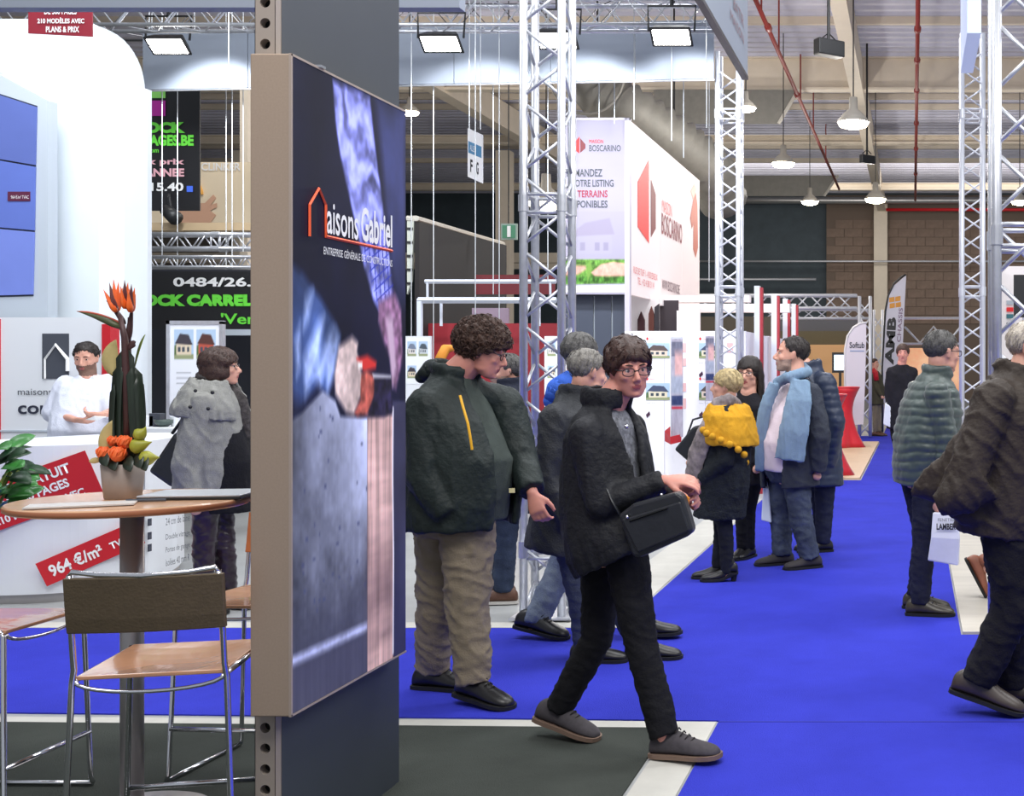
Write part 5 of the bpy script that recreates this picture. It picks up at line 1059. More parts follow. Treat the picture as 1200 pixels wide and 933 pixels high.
# poster wall facing the aisle
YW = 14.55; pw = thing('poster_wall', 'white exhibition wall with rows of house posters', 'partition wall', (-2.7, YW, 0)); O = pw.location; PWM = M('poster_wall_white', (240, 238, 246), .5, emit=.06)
zt_ = FZ(388, YW); Xe = FX(874, YW)
for a, b_ in ((732, 778.5), (779, 826), (826.5, 874)): obj('wall_panel', G().bx(FX(a, YW), FX(b_, YW), YW, YW+.05, 0, zt_), PWM, pw, O)
ey = [YW+.06, 15.7, 16.9, 18.2, 19.6]
for y0, y1, t_ in zip(ey, ey[1:], (0, .01, .0, .0)): obj('side_panel', G().bx(Xe-.05, Xe, y0+.01, y1-.01, 0, zt_-.004-t_), PWM, pw, O)
def poster(px0, py0, px1, py1, kind=1, seed=1):
    cv = Canvas(64, 48, (246, 246, 250)); house(cv, 0, 0, 1, 1, *(((226, 206, 190), (96, 84, 84)) if kind == 1 else ((224, 214, 190), (76, 84, 110))))
    cv.sheet('poster', (FX(px0, YW), YW-.006, FZ(py1, YW)), (FX(px1, YW)-FX(px0, YW), 0, 0), (0, 0, FZ(py0, YW)-FZ(py1, YW)), pw, O)
for i, x_ in enumerate((757, 819)):
    for j, y_ in enumerate((402, 449)):
        poster(x_, y_, x_+28, y_+ (18 if j == 0 else 20), 1+(i+j) % 2)
        obj('emblem', G().prism([W(x_, y_-5, YW-.006), W(x_+1.5, y_-7, YW-.006), W(x_+3, y_-5, YW-.006), W(x_+1.5, y_-3, YW-.006)], (0, .002, 0)), RED1, pw, O)
        text(pw, 'Maison', W(x_+4, y_-4, YW-.006), X, Z, .06, .016, PK, off=O); text(pw, 'Surface 120 m²', W(x_, y_+24, YW-.006), X, Z, .11, .014, M('caption_grey', (170, 170, 185), .5), off=O)
        o = obj('emblem', G().prism([W(x_, y_+37, YW-.006), W(x_+4, y_+33, YW-.006), W(x_+5, y_+37, YW-.006), W(x_+1, y_+41, YW-.006)], (0, .002, 0)), M('emblem_plum', (70, 36, 64), .5), pw, O)
for x_, y_, w_, h_ in ((797, 402, 7, 11), (797, 420, 7, 9), (797, 449, 7, 10), (797, 467, 7, 12), (852, 402, 7, 11), (852, 449, 7, 10)): obj('pink_card', G().bx(FX(x_, YW), FX(x_+w_, YW), YW-.006, YW-.003, FZ(y_+h_, YW), FZ(y_, YW)), M('pink_card', (238, 190, 190), .5), pw, O)
br = thing('leaflet_rack', 'upright acrylic leaflet rack with red base on the poster wall', 'leaflet rack', W(792, 518, 14.1)); O = br.location
cv = Canvas(30, 110, (176, 170, 186)); cv.rect(0, .82, 1, .97, (120, 120, 140)); cv.rect(.3, .6, 1, .86, (222, 176, 176), .05); cv.rect(0, .32, 1, .42, (60, 70, 110)); cv.rect(0, .44, 1, .62, (170, 176, 196), .02); cv.rect(0, .28, 1, .31, (190, 70, 90)); cv.c += (cv.noise(6, 16, 3, 3)*40)[..., None]
cv.sheet('leaflet_front', W(787, 512, 14.1), (FX(799, 14.1)-FX(787, 14.1), .05, 0), (0, 0, FZ(397, 14.1)-FZ(512, 14.1)), br, O)
obj('acrylic_back', G().prism([W(786, 512, 14.13), W(800, 512, 14.2), W(800, 395, 14.2), W(786, 395, 14.13)], (0, .02, 0)), M('acrylic', (200, 205, 220), .2, alpha=.5), br, O)
obj('red_base', G().prism([W(779, 505, 14.15), W(785, 500, 14.05), W(785, 512, 14.0), W(798, 509, 14.15), W(798, 518, 14.15), W(786, 521, 14.0), W(779, 517, 14.15)], (0, .03, 0)), REDP, br, O)
obj('wall_arm', G().tube([W(791, 505, 14.15), Vector((FX(791, 14.55), 14.55, FZ(505, 14.15)))], .012, 6), ALU, br, O)
br2 = thing('leaflet_rack', 'leaflet rack partly hidden behind the blond woman', 'leaflet rack', W(832, 430, 14.3)); O = br2.location
cv.sheet('leaflet_front', W(827, 470, 14.3), (FX(836, 14.3)-FX(827, 14.3), .05, 0), (0, 0, .75), br2, O); obj('wall_arm', G().tube([W(831, 440, 14.33), W(831, 440, 14.55)], .012, 6), ALU, br2, O)
# posts with red flank beside the aisle
for i, (px, py, w_, Y) in enumerate(((887, 335, 6.5, 14.9), (907, 345, 6.5, 16.7), (920, 350, 5.6, 18.0), (930, 356, 5, 19.3))):
    x_ = FX(px, Y); t = thing('stand_post', ('first and nearest', 'second', 'third', 'fourth and farthest')[i]+' white post with red flank beside the poster wall', 'post', (x_, Y, 0), 0, 'red flanked posts'); w2 = w_/F*Y/2
    obj('post_body', G().bx(-w2, w2, 0, .1, 0, FZ(py, Y)), WHITE, t); obj('red_flank', G().bx(w2, w2+.035, -.0, .1, 0, FZ(py, Y)-.02), M('flank_red', (176, 50, 62), .5), t)
# gantries and far booths
truss('white gantry truss spanning above the far stand', (FX(800, 26.4), 26.4, FZ(361, 26.4)), (FX(1004, 26.4), 26.4, FZ(361, 26.4)), .27, Z, Yv, ALUW, .3, rc=.035, rb=.016, name='gantry_truss')
truss('white gantry leg beside the grey curved flag', (FX(1007, 26.4), 26.4, .03), (FX(1007, 26.4), 26.4, FZ(347, 26.4)), .23, X, Yv, ALUW, .32, rc=.035, rb=.016, name='gantry_tower')
truss('lower farther gantry truss', (FX(880, 29), 29, FZ(373, 29)), (FX(1021, 29), 29, FZ(373, 29)), .2, Z, Yv, ALUW, .3, rc=.03, rb=.014, name='gantry_truss', simple=True)
truss('farther gantry leg behind the flag with orange squares', (FX(1024, 29), 29, 0), (FX(1024, 29), 29, FZ(363, 29)), .2, X, Yv, ALUW, .3, rc=.03, rb=.014, name='gantry_tower', simple=True)
g = G(); Yg = 30
zz = [(1060, 383), (1078, 402), (1094, 383), (1110, 402), (1126, 383)]
t = thing('lattice_beam', 'thin grey lattice beam over the far orange booth', 'beam', W(1090, 400, Yg)); obj('lattice', G().tube([W(x_, y_, Yg) for x_, y_ in zz], .03, 6), ALU, t, t.location); obj('chord', G().tube([W(1055, 373, Yg), W(1130, 373, Yg)], .035, 6), ALU, t, t.location); obj('chord', G().tube([W(1055, 403, Yg), W(1130, 403, Yg)], .03, 6), ALU, t, t.location)
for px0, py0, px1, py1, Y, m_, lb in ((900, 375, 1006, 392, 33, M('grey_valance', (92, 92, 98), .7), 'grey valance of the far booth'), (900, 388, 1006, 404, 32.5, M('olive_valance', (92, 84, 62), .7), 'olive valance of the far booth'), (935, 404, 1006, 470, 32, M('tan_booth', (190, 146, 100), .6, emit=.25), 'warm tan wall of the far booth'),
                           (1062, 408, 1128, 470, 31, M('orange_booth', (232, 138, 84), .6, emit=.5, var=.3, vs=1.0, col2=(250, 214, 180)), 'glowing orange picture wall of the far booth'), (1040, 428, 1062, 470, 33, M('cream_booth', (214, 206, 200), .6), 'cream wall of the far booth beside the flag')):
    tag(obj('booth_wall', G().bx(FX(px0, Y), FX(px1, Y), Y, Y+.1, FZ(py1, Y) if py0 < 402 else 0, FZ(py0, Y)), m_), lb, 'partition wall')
tv = flat('television', 'bright television screen in the far booth', 'television', 975, 413, 993, 437, 26, BLKP); obj('screen', G().bx(FX(977.5, 26), FX(993, 26), 25.985, 25.99, FZ(434, 26), FZ(416, 26)), M('tv_screen', (205, 225, 250), .3, emit=1.4), tv, tv.location)
obj('stand_foot', G().bx(FX(983, 26), FX(986, 26), 26, 26.05, 0, FZ(437, 26)), BLKP, tv, tv.location)
for px, Y, lb in ((1070, 28, 'dark bar counter'),): pass
# flags
def flag(label, L, R_, Y, base, mat, name='curved_flag'):
    """L and R_: outline from the bottom up, left and right, in photo pixels"""
    p = W(base, 428, Y); t = thing(name, label, 'flag', (p.x, Y, 0)); o_ = t.location
    P = [W(x_, y_, Y) for x_, y_ in L]+[W(x_, y_, Y) for x_, y_ in R_[::-1]]
    obj('flag_cloth', G().prism(P, (0, .01, 0)), mat, t, o_); return t, o_
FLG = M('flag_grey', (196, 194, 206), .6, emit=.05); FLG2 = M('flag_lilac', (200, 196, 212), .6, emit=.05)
Yf = 28; t, o_ = flag('tall grey feather flag with black lettering and orange squares', [(1033, 472), (1033.5, 420), (1037, 370), (1040, 350), (1045, 337)], [(1054, 472), (1057, 425), (1060, 360), (1062, 322.5), (1061.9, 322.4)], Yf, 1034, FLG)
obj('pole', G().tube([Vector((FX(1034, Yf), Yf+.01, 0)), W(1034, 430, Yf+.01), W(1037.5, 365, Yf), W(1041, 346, Yf), W(1048, 332, Yf), W(1056, 325, Yf), W(1061.5, 322, Yf)], .022, 8), BLKP, t, o_, smooth=True)
e1 = (W(1038, 365, Yf)-W(1034, 428, Yf)).normalized(); xd = e1; ud = Vector((-e1.z, 0, e1.x))
text(t, 'AMB', W(1047, 428, Yf-.006), xd, ud, 56/F*Yf, 10.5/F*Yf, BLACK, .05, off=o_); text(t, 'CHASSIS', W(1055.5, 401, Yf-.006), xd, ud, 40/F*Yf, 4.6/F*Yf, M('flag_lilac_print', (120, 90, 120), .6), .01, off=o_)
for x_, y_ in ((1042, 349), (1049, 348), (1042.5, 356), (1049.5, 355)): obj('orange_square', G().prism([W(x_, y_+5.5, Yf-.008), W(x_+6.2, y_+4.5, Yf-.008), W(x_+6.2, y_-1.2, Yf-.008), W(x_, y_, Yf-.008)], (0, .002, 0)), M('orange_sq', (206, 140, 40), .5), t, o_)
Yf = 24.2; t, o_ = flag('short pale feather flag with small dark lettering beside the red table', [(990.5, 500), (990.5, 420), (991, 405), (995, 393), (1001, 384), (1008, 380)], [(1012, 497), (1014, 440), (1015, 400), (1015, 385), (1015, 379.5), (1014.8, 379.4)], Yf, 991, FLG2)
obj('pole', G().tube([Vector((FX(990, Yf), Yf+.01, 0)), W(990, 410, Yf), W(993, 394, Yf), W(1000, 383.5, Yf), W(1008, 379, Yf), W(1015, 378, Yf)], .02, 8), M('pole_white', (220, 220, 226), .5), t, o_, smooth=True)
text(t, 'Softub', W(995.5, 408, Yf-.006), X, Z, 17.5/F*Yf, 7/F*Yf, NAVY, .02, off=o_); obj('print_line', G().bx(FX(996, Yf), FX(1013, Yf), Yf-.008, Yf-.004, FZ(412, Yf), FZ(410.8, Yf)), M('line_blue', (130, 150, 190), .5), t, o_)
# red stretch-covered cocktail tables
def cocktail(px, Y, lb, r_=.28, h_=1.1):
    p = W(px, 428, Y); t = thing('cocktail_table', lb, 'table', (p.x, Y, .031)); RC = M('red_stretch_cloth', (205, 24, 44), .5, sheen=.3)
    g = G(); R = []
    for k_ in range(13):
        u_ = k_/12; z = h_*u_; rr_ = (.14+(.32-.14)*(1-u_/.6)**1.6) if u_ < .6 else .14+(r_-.14)*((u_-.6)/.4)**1.8
        c4 = .25*(1-u_)**2; R.append([Vector((rr_*(1+c4*math.cos(4*a+.9))*math.cos(a), rr_*(1+c4*math.cos(4*a+.9))*math.sin(a), z)) for a in [2*PI*i/40 for i in range(40)]])
    g.rings(R); obj('stretch_cover', g, RC, t, smooth=True); obj('top_cover', G().lathe([(r_, h_-.005), (r_+.004, h_+.006), (r_, h_+.02), (.01, h_+.022)], n=40), RC, t, smooth=True)
cocktail(990, 23, 'red cloth covered cocktail table beside the pale flag, farther one'); cocktail(969, 17.2, 'red cloth covered cocktail table mostly hidden behind the man with the blue scarf')
# white stand at the right edge
rs_ = thing('right_stand', 'white stand wall at the right edge behind the thick truss', 'partition wall', (1.3, 16, 0)); O = rs_.location
obj('wall_panel', G().prism([W(1158, 316, 16), W(1166, 310, 17), Vector((FX(1166, 17), 17, 0)), Vector((FX(1158, 16), 16, 0))], (.02, 0, 0)), WHITE, rs_, O)
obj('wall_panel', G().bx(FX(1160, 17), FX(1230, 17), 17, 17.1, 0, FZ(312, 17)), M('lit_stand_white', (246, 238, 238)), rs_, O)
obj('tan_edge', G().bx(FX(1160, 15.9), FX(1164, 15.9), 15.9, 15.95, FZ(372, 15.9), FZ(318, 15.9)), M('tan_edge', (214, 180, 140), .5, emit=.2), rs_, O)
for k_, (y0, m_) in enumerate(((352, GREYW), (360, RED1), (368, M('teal_print', (60, 120, 130), .5)), (378, DKG))): obj('info_card', G().bx(FX(1180, 16.9), FX(1188, 16.9), 16.96, 16.99, FZ(y0+5, 16.9), FZ(y0, 16.9)), m_, rs_, O)
b = flat('screen_panel', 'dark framed display at the right edge', 'display', 1188, 322, 1215, 372, 14.5, BLKP); obj('support', G().tube([W(1200, 372, 14.52), Vector((FX(1200, 14.5), 14.52, .02))], .02, 8), ALU, b, b.location)
# ================================================================ people
HB = M('hair_brown', (62, 40, 30), .6, var=.45, vs=60, bump=.4, bs=160); HD = M('hair_dark', (36, 28, 26), .55, var=.4, vs=60, bump=.4, bs=160); HG = M('hair_grey', (120, 116, 110), .6, var=.4, vs=70, bump=.4, bs=160)
HW = M('hair_white_grey', (190, 180, 166), .6, var=.2, vs=70, bump=.4, bs=160); HL = M('hair_blond', (176, 156, 112), .55, var=.4, vs=50, bump=.4, bs=160); HR = M('hair_reddish_brown', (60, 38, 30), .5, var=.45, vs=60, bump=.4, bs=160)
HGD = M('hair_salt_pepper', (78, 76, 74), .6, var=.5, vs=80, bump=.4, bs=160)
LACE = M('shoe_lace', (40, 36, 34), .8); SOLEB = M('black_sole', (20, 20, 21), .7); SOLET = M('tan_sole', (120, 98, 84), .7)
d3 = lambda *a: Vector(a)
def wrist_dir(pr, nm): return (pr['P']['w'+nm]-pr['P']['e'+nm]).normalized()
# ---- A: woman crossing in the foreground
pr = person('woman in black padded coat and glasses striding across, shoulder bag at her hip', (FX(730, 5.0), 5.0, 0),
    dict(neck=(709, 474), pel=(716, 632), hem=(726, 652), sr=(688, 508, -.17), sl=(738, 502, .15), er=(703, 592, -.20), wr=(779, 563, -.16), el=(752, 592, .10), wl=(795, 573, -.06),
         hr=(732, 642, -.08), kr=(752, 758, -.12), ar=(779, 866, -.17), hl=(706, 642, .08), kl=(700, 748, .08), al=(654, 833, .10)), 5.03, 70, (737, 431, 32, -8, -4), H=1.64, vox=.0095, skin=SKIN_PINK,
    bvox=.0062, sh=.18, wd=1.05, dp=1.1, fat=1.10, nose=1.05, hs=1.02, hair='fringe', hairmat=HR, hvox=.006, locks=420, glasses=1, hand_r=((1, -.05, .02), (.1, .5, -.9), .55), hand_l=((.95, -.5, -.15), (-.1, -.8, -.5), .8), nw=1.1)
PA = pr; BLKJ = cloth('black_padded_coat', (30, 31, 35), .3, 7, .5, 60, rough=.62); BLKT = cloth('black_trousers', (20, 20, 23), .3, 9, .3, 90)
trousers(pr, BLKT, (.098, .070, .062), disp=folds(.006, .0015, (8, 8, 16), 2), waist=(.17, .14), top=.05, low=-.005)
jacket(pr, M('grey_pattern_top', (110, 112, 118), .8, var=.6, vs=60), [(0, .15, .12), (.5, .155, .125), (.85, .16, .105), (.97, .08, .075)], name='jumper', sleeves='', disp=folds(.003), vox=.011)
jacket(pr, BLKJ, [(0, .215, .225, .035, 14), (.12, .215, .225, .03, 10), (.35, .20, .185, .0, 5), (.6, .20, .165, 0, 9), (.8, .195, .14, 0, 16), (.92, .155, .105, 0, 24), (1., .085, .08, .0, 30)], gap=(6, 10), sl=(.074, .064, .05), collar=(.08, .088, .010, 16), disp=folds(.007, .0015, (7, 7, 4), 1), cuff=.03, th=.026)
shoe(pr['root'], pr['off'], pr['P']['ar']+d3(.02, 0, 0), 72, 4, (M('grey_suede_shoe', (66, 62, 66), .85, var=.2, vs=40), SOLET, LACE), 1.04, style='lace'); shoe(pr['root'], pr['off'], pr['P']['al'], 74, -13, (M('grey_suede_shoe', (66, 62, 66)), SOLET, LACE), 1.04, style='lace')
obj('snap_button', G().ell(W(734, 500, 4.85), .009, nu=8, nv=6).ell(W(775, 580, 4.82), .008, nu=8, nv=6), CHROME, pr['root'], pr['off'], smooth=True)
# her bag
bg = thing('shoulder_bag', 'black leather shoulder bag at the hip of the striding woman', 'bag', W(768, 655, 4.72)); O = bg.location; BAGL = M('black_bag_leather', (38, 40, 44), .38, var=.15, vs=12, bump=.12, bs=40)
P = [W(724, 604, 4.74), W(741, 591, 4.73), W(793, 577, 4.70), W(800, 582, 4.70), W(812, 622, 4.70), W(808, 628, 4.70), W(750, 654, 4.73), W(741, 652, 4.74)]
obj('bag_body', G().prism(P, (.0, .085, 0)), BAGL, bg, O, bev=.014)
obj('front_pocket', G().prism([W(728, 609, 4.725), W(797, 588, 4.69), W(808, 622, 4.69), W(747, 648, 4.72)], (0, .02, 0)), BAGL, bg, O, bev=.006)
obj('zip', G().tube([W(738, 611, 4.72), W(782, 596, 4.69)], .004, 6), M('zip_dark', (16, 16, 18), .3, .5), bg, O); obj('ring', G().ell(W(735, 606, 4.72), .007, nu=8, nv=6), CHROME, bg, O, smooth=True)
obj('strap', G().tube([W(727, 604, 4.76), W(718, 588, 4.77), W(706, 560, 4.84), W(700, 530, 4.92)], [(.012, .004)]*4, 8, flat=(0, -1, 0)), BAGL, bg, O, smooth=True)
lf = obj('folded_leaflet', G().prism([W(803, 580, 4.78), W(808, 584, 4.78), W(806, 600, 4.78), W(801, 606, 4.78), W(799, 598, 4.78)], (0, .012, 0)), M('orange_paper', (226, 140, 40), .6)); tag(lf, 'small orange leaflet held in the striding woman\'s hands', 'leaflet')
# ---- B: curly-haired man
pr = person('heavy man with curly brown hair, dark open jacket, beige trousers, looking down', (FX(535, 5.75), 5.75, 0),
    dict(neck=(532, 438), pel=(530, 600), hem=(530, 617), sr=(500, 478, -.16), sl=(592, 474, .16), er=(497, 560, -.22), wr=(528, 606, -.24), el=(612, 540, .10), wl=(624, 578, -.02),
         hr=(548, 622, -.08), kr=(548, 716, -.10), ar=(556, 800, -.12), hl=(520, 622, .08), kl=(512, 716, .10), al=(506, 786, .16)), 5.75, 72, (566, 409, 98, -20, 0), H=1.80, vox=.0105, skin=SKIN_PINK,
    bvox=.0065, sh=.205, wd=1.25, dp=1.4, fat=1.16, hs=1.0, nw=1.12, hand_r=False, hair='curly', hairmat=HB, hvox=.006, locks=650, glasses=1, hand_l=((.35, -.2, -1), (.1, .9, .1), .75))
PB = pr; GRNJ = cloth('dark_green_jacket', (34, 42, 41), .25, 6, .4, 60, rough=.55); OLV = cloth('olive_sweater', (64, 72, 68), .2, 8, .5, 200); BEI = cloth('khaki_trousers', (134, 122, 104), .12, 8, .3, 150)
trousers(pr, BEI, (.125, .092, .076), disp=folds(.012, .002, (6, 6, 11), 4), waist=(.20, .19), top=.08, low=.0, crotch=.10)
jacket(pr, OLV, [(0, .18, .20, .05), (.22, .185, .215, .06), (.42, .185, .22, .06), (.65, .18, .18, .02), (.85, .165, .12), (.97, .10, .09)], name='sweater', sleeves='', disp=folds(.005, .0015), collar=(.05, .075, .01), pts=[pr['pel']-d3(0, 0, .03), pr['nk']])
jacket(pr, GRNJ, [(0, .25, .25, .04, 22), (.2, .25, .262, .05, 23), (.45, .245, .25, .05, 23), (.7, .235, .205, .02, 22), (.86, .215, .135, 0, 22), (.94, .15, .11, 0, 24), (1., .09, .09, 0, 30)], gap=(-8, 22), sl=(.088, .078, .062), collar=(.055, .098, .02), disp=folds(.010, .0015, (6, 6, 4), 5), cuff=.06, th=.03)
g = G(); zp = [W(545, 463, 5.40), W(549, 478, 5.39), W(554, 495, 5.385), W(557, 512, 5.385), W(559, 526, 5.39)]; g.tube([p-d3(0, .06, 0) for p in zp], [(.006, .004)]*5, 6); obj('yellow_zip', g, M('yellow_zip', (240, 180, 40), .5), pr['root'], pr['off'])
obj('hood_lining', G().tube([W(518, 436, 5.80), W(516, 420, 5.82), W(522, 409, 5.86), W(530, 408, 5.90)], [.02, .024, .024, .016], 10), M('orange_lining', (226, 148, 40), .7), pr['root'], pr['off'], smooth=True)
obj('hood', G().limb([W(494, 442, 5.86), W(506, 432, 5.86), (W(516, 430, 5.90))], [.03, .045, .04]), GRNJ, pr['root'], pr['off'], smooth=True)
obj('chest_label', G().box(W(600, 575, 5.45), (.025, .004, .02)), M('label_cream', (220, 210, 160), .6), pr['root'], pr['off'])
for k_, az_, pt in (('ar', 66, -6), ('al', 80, 0)): shoe(pr['root'], pr['off'], pr['P'][k_]+d3(0, 0, .0), az_, pt, (LEATHB, SOLEB, LACE), 1.12, style='lace')
# ---- C: man behind him
pr = person('man in navy jacket and blue jeans seen between the curly-haired man and the truss', (FX(595, 8.1), 8.1, 0), dict(neck=(598, 450), pel=(594, 580), sr=(596, 468, .17), sl=(600, 468, -.17), er=(606, 520, .2), wr=(600, 575, .2), el=(612, 520, -.2), wl=(604, 578, -.2), kr=(590, 640, .08), ar=(588, 690, .08), kl=(592, 640, -.08), al=(590, 690, -.08)), 8.1, -70, (593, 435, -64, 0, 0), H=1.68, vox=.013, hair='short', hairmat=HGD, locks=120, beard=GREYB)
trousers(pr, cloth('dark_jeans', (46, 56, 76), .3, 10, .4, 120), (.10, .075, .066)); jacket(pr, cloth('navy_jacket', (36, 40, 54), .2), [(0, .20, .17), (.5, .2, .16), (.85, .2, .12), (1, .09, .09)], collar=(.05, .08, .01))
for k_ in ('ar', 'al'): shoe(pr['root'], pr['off'], pr['P'][k_], -86, 0, (M('brown_leather', (92, 60, 44), .5, var=.2, vs=30), M('white_sole', (200, 196, 190), .7), LACE), 1.08, style='lace')
# ---- D: grey-haired walker behind the woman
pr = person('grey-haired man in black jacket walking behind the woman with glasses', (FX(680, 6.5), 6.5, 0), dict(neck=(676, 462), pel=(668, 622), hem=(664, 645), sr=(650, 490, -.18), sl=(690, 484, .17), er=(640, 560, -.22), wr=(668, 615, -.22), el=(700, 560, .2), wl=(708, 610, .1), kr=(682, 700, -.08), ar=(688, 766, -.05), kl=(722, 700, .10), al=(752, 766, .02)), 6.5, 105, (689, 435, 133, -8, 0), H=1.68, vox=.0115, hair='short', hairmat=HG, locks=260, sh=.19)
trousers(pr, cloth('slate_jeans', (62, 68, 84), .3, 10, .4, 120), (.10, .078, .066)); jacket(pr, cloth('black_jacket', (48, 50, 54), .25, 6, .4, rough=.6), [(0, .225, .21), (.3, .22, .2), (.65, .225, .19), (.87, .2, .15), (1, .09, .09)], sl=(.08, .072, .058), collar=(.06, .085, .01), disp=folds(.011, .002, (6, 6, 6), 7))
for k_ in ('ar', 'al'): shoe(pr['root'], pr['off'], pr['P'][k_], 88, 0, (LEATHB, SOLEB, LACE), 1.05)
# ---- E: walker in blue hood
pr = person('man with dark hair and a bright blue hood walking behind the grey-haired man', (FX(690, 7.1), 7.1, 0), dict(neck=(672, 446), pel=(684, 600), sr=(664, 466, -.17), sl=(684, 466, .17), er=(668, 530, -.2), wr=(690, 585, -.2), el=(690, 530, .2), wl=(705, 580, .2), kr=(718, 665, -.08), ar=(752, 736, -.08), kl=(656, 668, .06), al=(625, 730, -.10)), 7.1, 102, (681, 416, 141, -5, 0), H=1.74, vox=.012, hair='full', hairmat=HGD, locks=260)
trousers(pr, cloth('light_jeans', (112, 122, 138), .2, 10, .4, 120), (.098, .078, .07), disp=folds(.010, .002, (7, 7, 13), 9)); jacket(pr, cloth('grey_jacket', (70, 72, 76), .2), [(0, .2, .16), (.5, .2, .15), (.85, .2, .12), (1, .08, .08)])
obj('blue_hood', G().limb([W(646, 470, 7.0), W(654, 456, 7.0), W(668, 446, 7.05), W(676, 446, 7.2)], [.045, .065, .06, .04]), cloth('blue_hood_cloth', (56, 96, 190), .15), pr['root'], pr['off'], smooth=True)
shoe(pr['root'], pr['off'], pr['P']['al'], 78, -10, (LEATHB, SOLEB, LACE), 1.15, style='lace'); shoe(pr['root'], pr['off'], pr['P']['ar'], 85, 4, (LEATHB, SOLEB, LACE), 1.1)
# ---- F: blond woman with yellow shawl
pr = person('short-haired blond woman in yellow pompom shawl and heeled ankle boots', (FX(845, 8.9), 8.9, 0), dict(neck=(855, 472), pel=(846, 575), hem=(845, 606), sr=(853, 484, .15), sl=(850, 486, -.15), er=(838, 530, .2), wr=(815, 540, .15), el=(850, 540, -.21), wl=(822, 562, -.16), kr=(845, 628, .06), ar=(841, 662, .06), kl=(851, 632, -.06), al=(852, 669, -.06)), 8.9, -88, (851, 452, -92, 2, 0), H=1.54, vox=.011, bvox=.009, sh=.16, fat=1.05, hair='full', hairmat=HL, hvox=.007, locks=420, hs=1.08)
trousers(pr, cloth('black_leggings', (28, 30, 38), .3), (.085, .062, .050)); jacket(pr, cloth('black_fur_coat', (30, 34, 40), .4, 20, .8, 90), [(0, .20, .185, .01), (.3, .205, .19), (.6, .2, .185), (.85, .185, .13), (1, .075, .075)], sl=(.075, .07, .055), disp=folds(.008, .004, (9, 9, 9), 11))
YW_ = cloth('mustard_shawl', (204, 150, 36), .15, 10, .4, 150)
def shl(g): pass
jacket(pr, YW_, [(0, .285, .20, -.03, 30), (.3, .275, .20, -.02, 30), (.7, .25, .18, 0, 26), (.93, .18, .15, 0, 24), (1, .12, .12, 0, 24)], name='shawl', gap=(0, 30), pts=[W(851, 520, 8.9), W(854, 472, 8.9)], sleeves='', disp=folds(.010, .002, (10, 10, 6), 12), th=.028, vox=.010)
for px, py, dy in ((828, 508, -.20), (835, 512, -.22), (845, 516, -.22), (855, 521, -.22), (865, 527, -.20), (872, 533, -.14), (874, 542, -.05), (824, 504, -.14)): obj('pompom', G().ell(W(px, py, 8.9+dy*1.45), .026, nu=10, nv=7), YW_, pr['root'], pr['off'], smooth=True)
SCF = M('grey_patterned_scarf', (128, 118, 118), .85, var=.55, vs=14)
g = G(); g.limb([W(862, 474, 8.95), W(854, 470, 8.80), W(842, 474, 8.80), W(838, 480, 8.9)], [.045, .055, .05, .045]); g.tube([W(845, 476, 8.76), W(830, 500, 8.72), W(818, 530, 8.74), W(810, 562, 8.76)], [(.05, .02), (.065, .025), (.075, .025), (.06, .02)], 14, flat=(1, 0, .4)); blob('scarf', g, SCF, pr['root'], pr['off'], .010, folds(.008, .002, (14, 14, 6), 13))
for k_, dy in (('ar', 0), ('al', 0)): shoe(pr['root'], pr['off'], pr['P'][k_]+d3(0, 0, -.005), -86, 0, (LEATHB, SOLEB, LACE), .92, heel=.05, boot=.08)
hb = thing('handbag', 'black handbag on the arm of the blond woman', 'bag', W(806, 540, 8.85)); O = hb.location; obj('bag_body', G().prism([W(790, 527, 8.8), W(812, 500, 8.8), W(826, 497, 8.8), (W(822, 545, 8.8)), W(806, 541, 8.8)], (0, .12, 0)), BAGL, hb, O, bev=.015); obj('strap', G().tube([W(804, 514, 8.86), W(812, 492, 8.86), W(832, 486, 8.86)], .008, 6), BAGL, hb, O)
# ---- G: young woman with long dark hair
pr = person('young woman with long dark hair and glasses dressed in black, facing the camera', (FX(872, 9.9), 9.9, 0), dict(neck=(878, 460), pel=(874, 550), sr=(862, 474, .02), sl=(893, 474, .05), er=(858, 515, -.02), wr=(864, 545, -.12), el=(896, 515, .0), wl=(888, 545, -.12), kr=(870, 600), ar=(870, 642), kl=(877, 600, .02), al=(878, 642, .05)), 9.9, -15, (878, 437, -14, -2, 0), H=1.66, hs=1.1, vox=.012, bvox=.009, sh=.165, hair='long', hairmat=HD, hvox=.009, glasses=1)
trousers(pr, BLKT, (.085, .06, .05)); jacket(pr, cloth('black_top', (28, 27, 33), .3), [(0, .17, .12), (.5, .16, .12), (.85, .17, .11), (1, .07, .07)])
for k_ in ('ar', 'al'): shoe(pr['root'], pr['off'], pr['P'][k_], -20, 0, (LEATHB, SOLEB, LACE), .95, boot=.08)
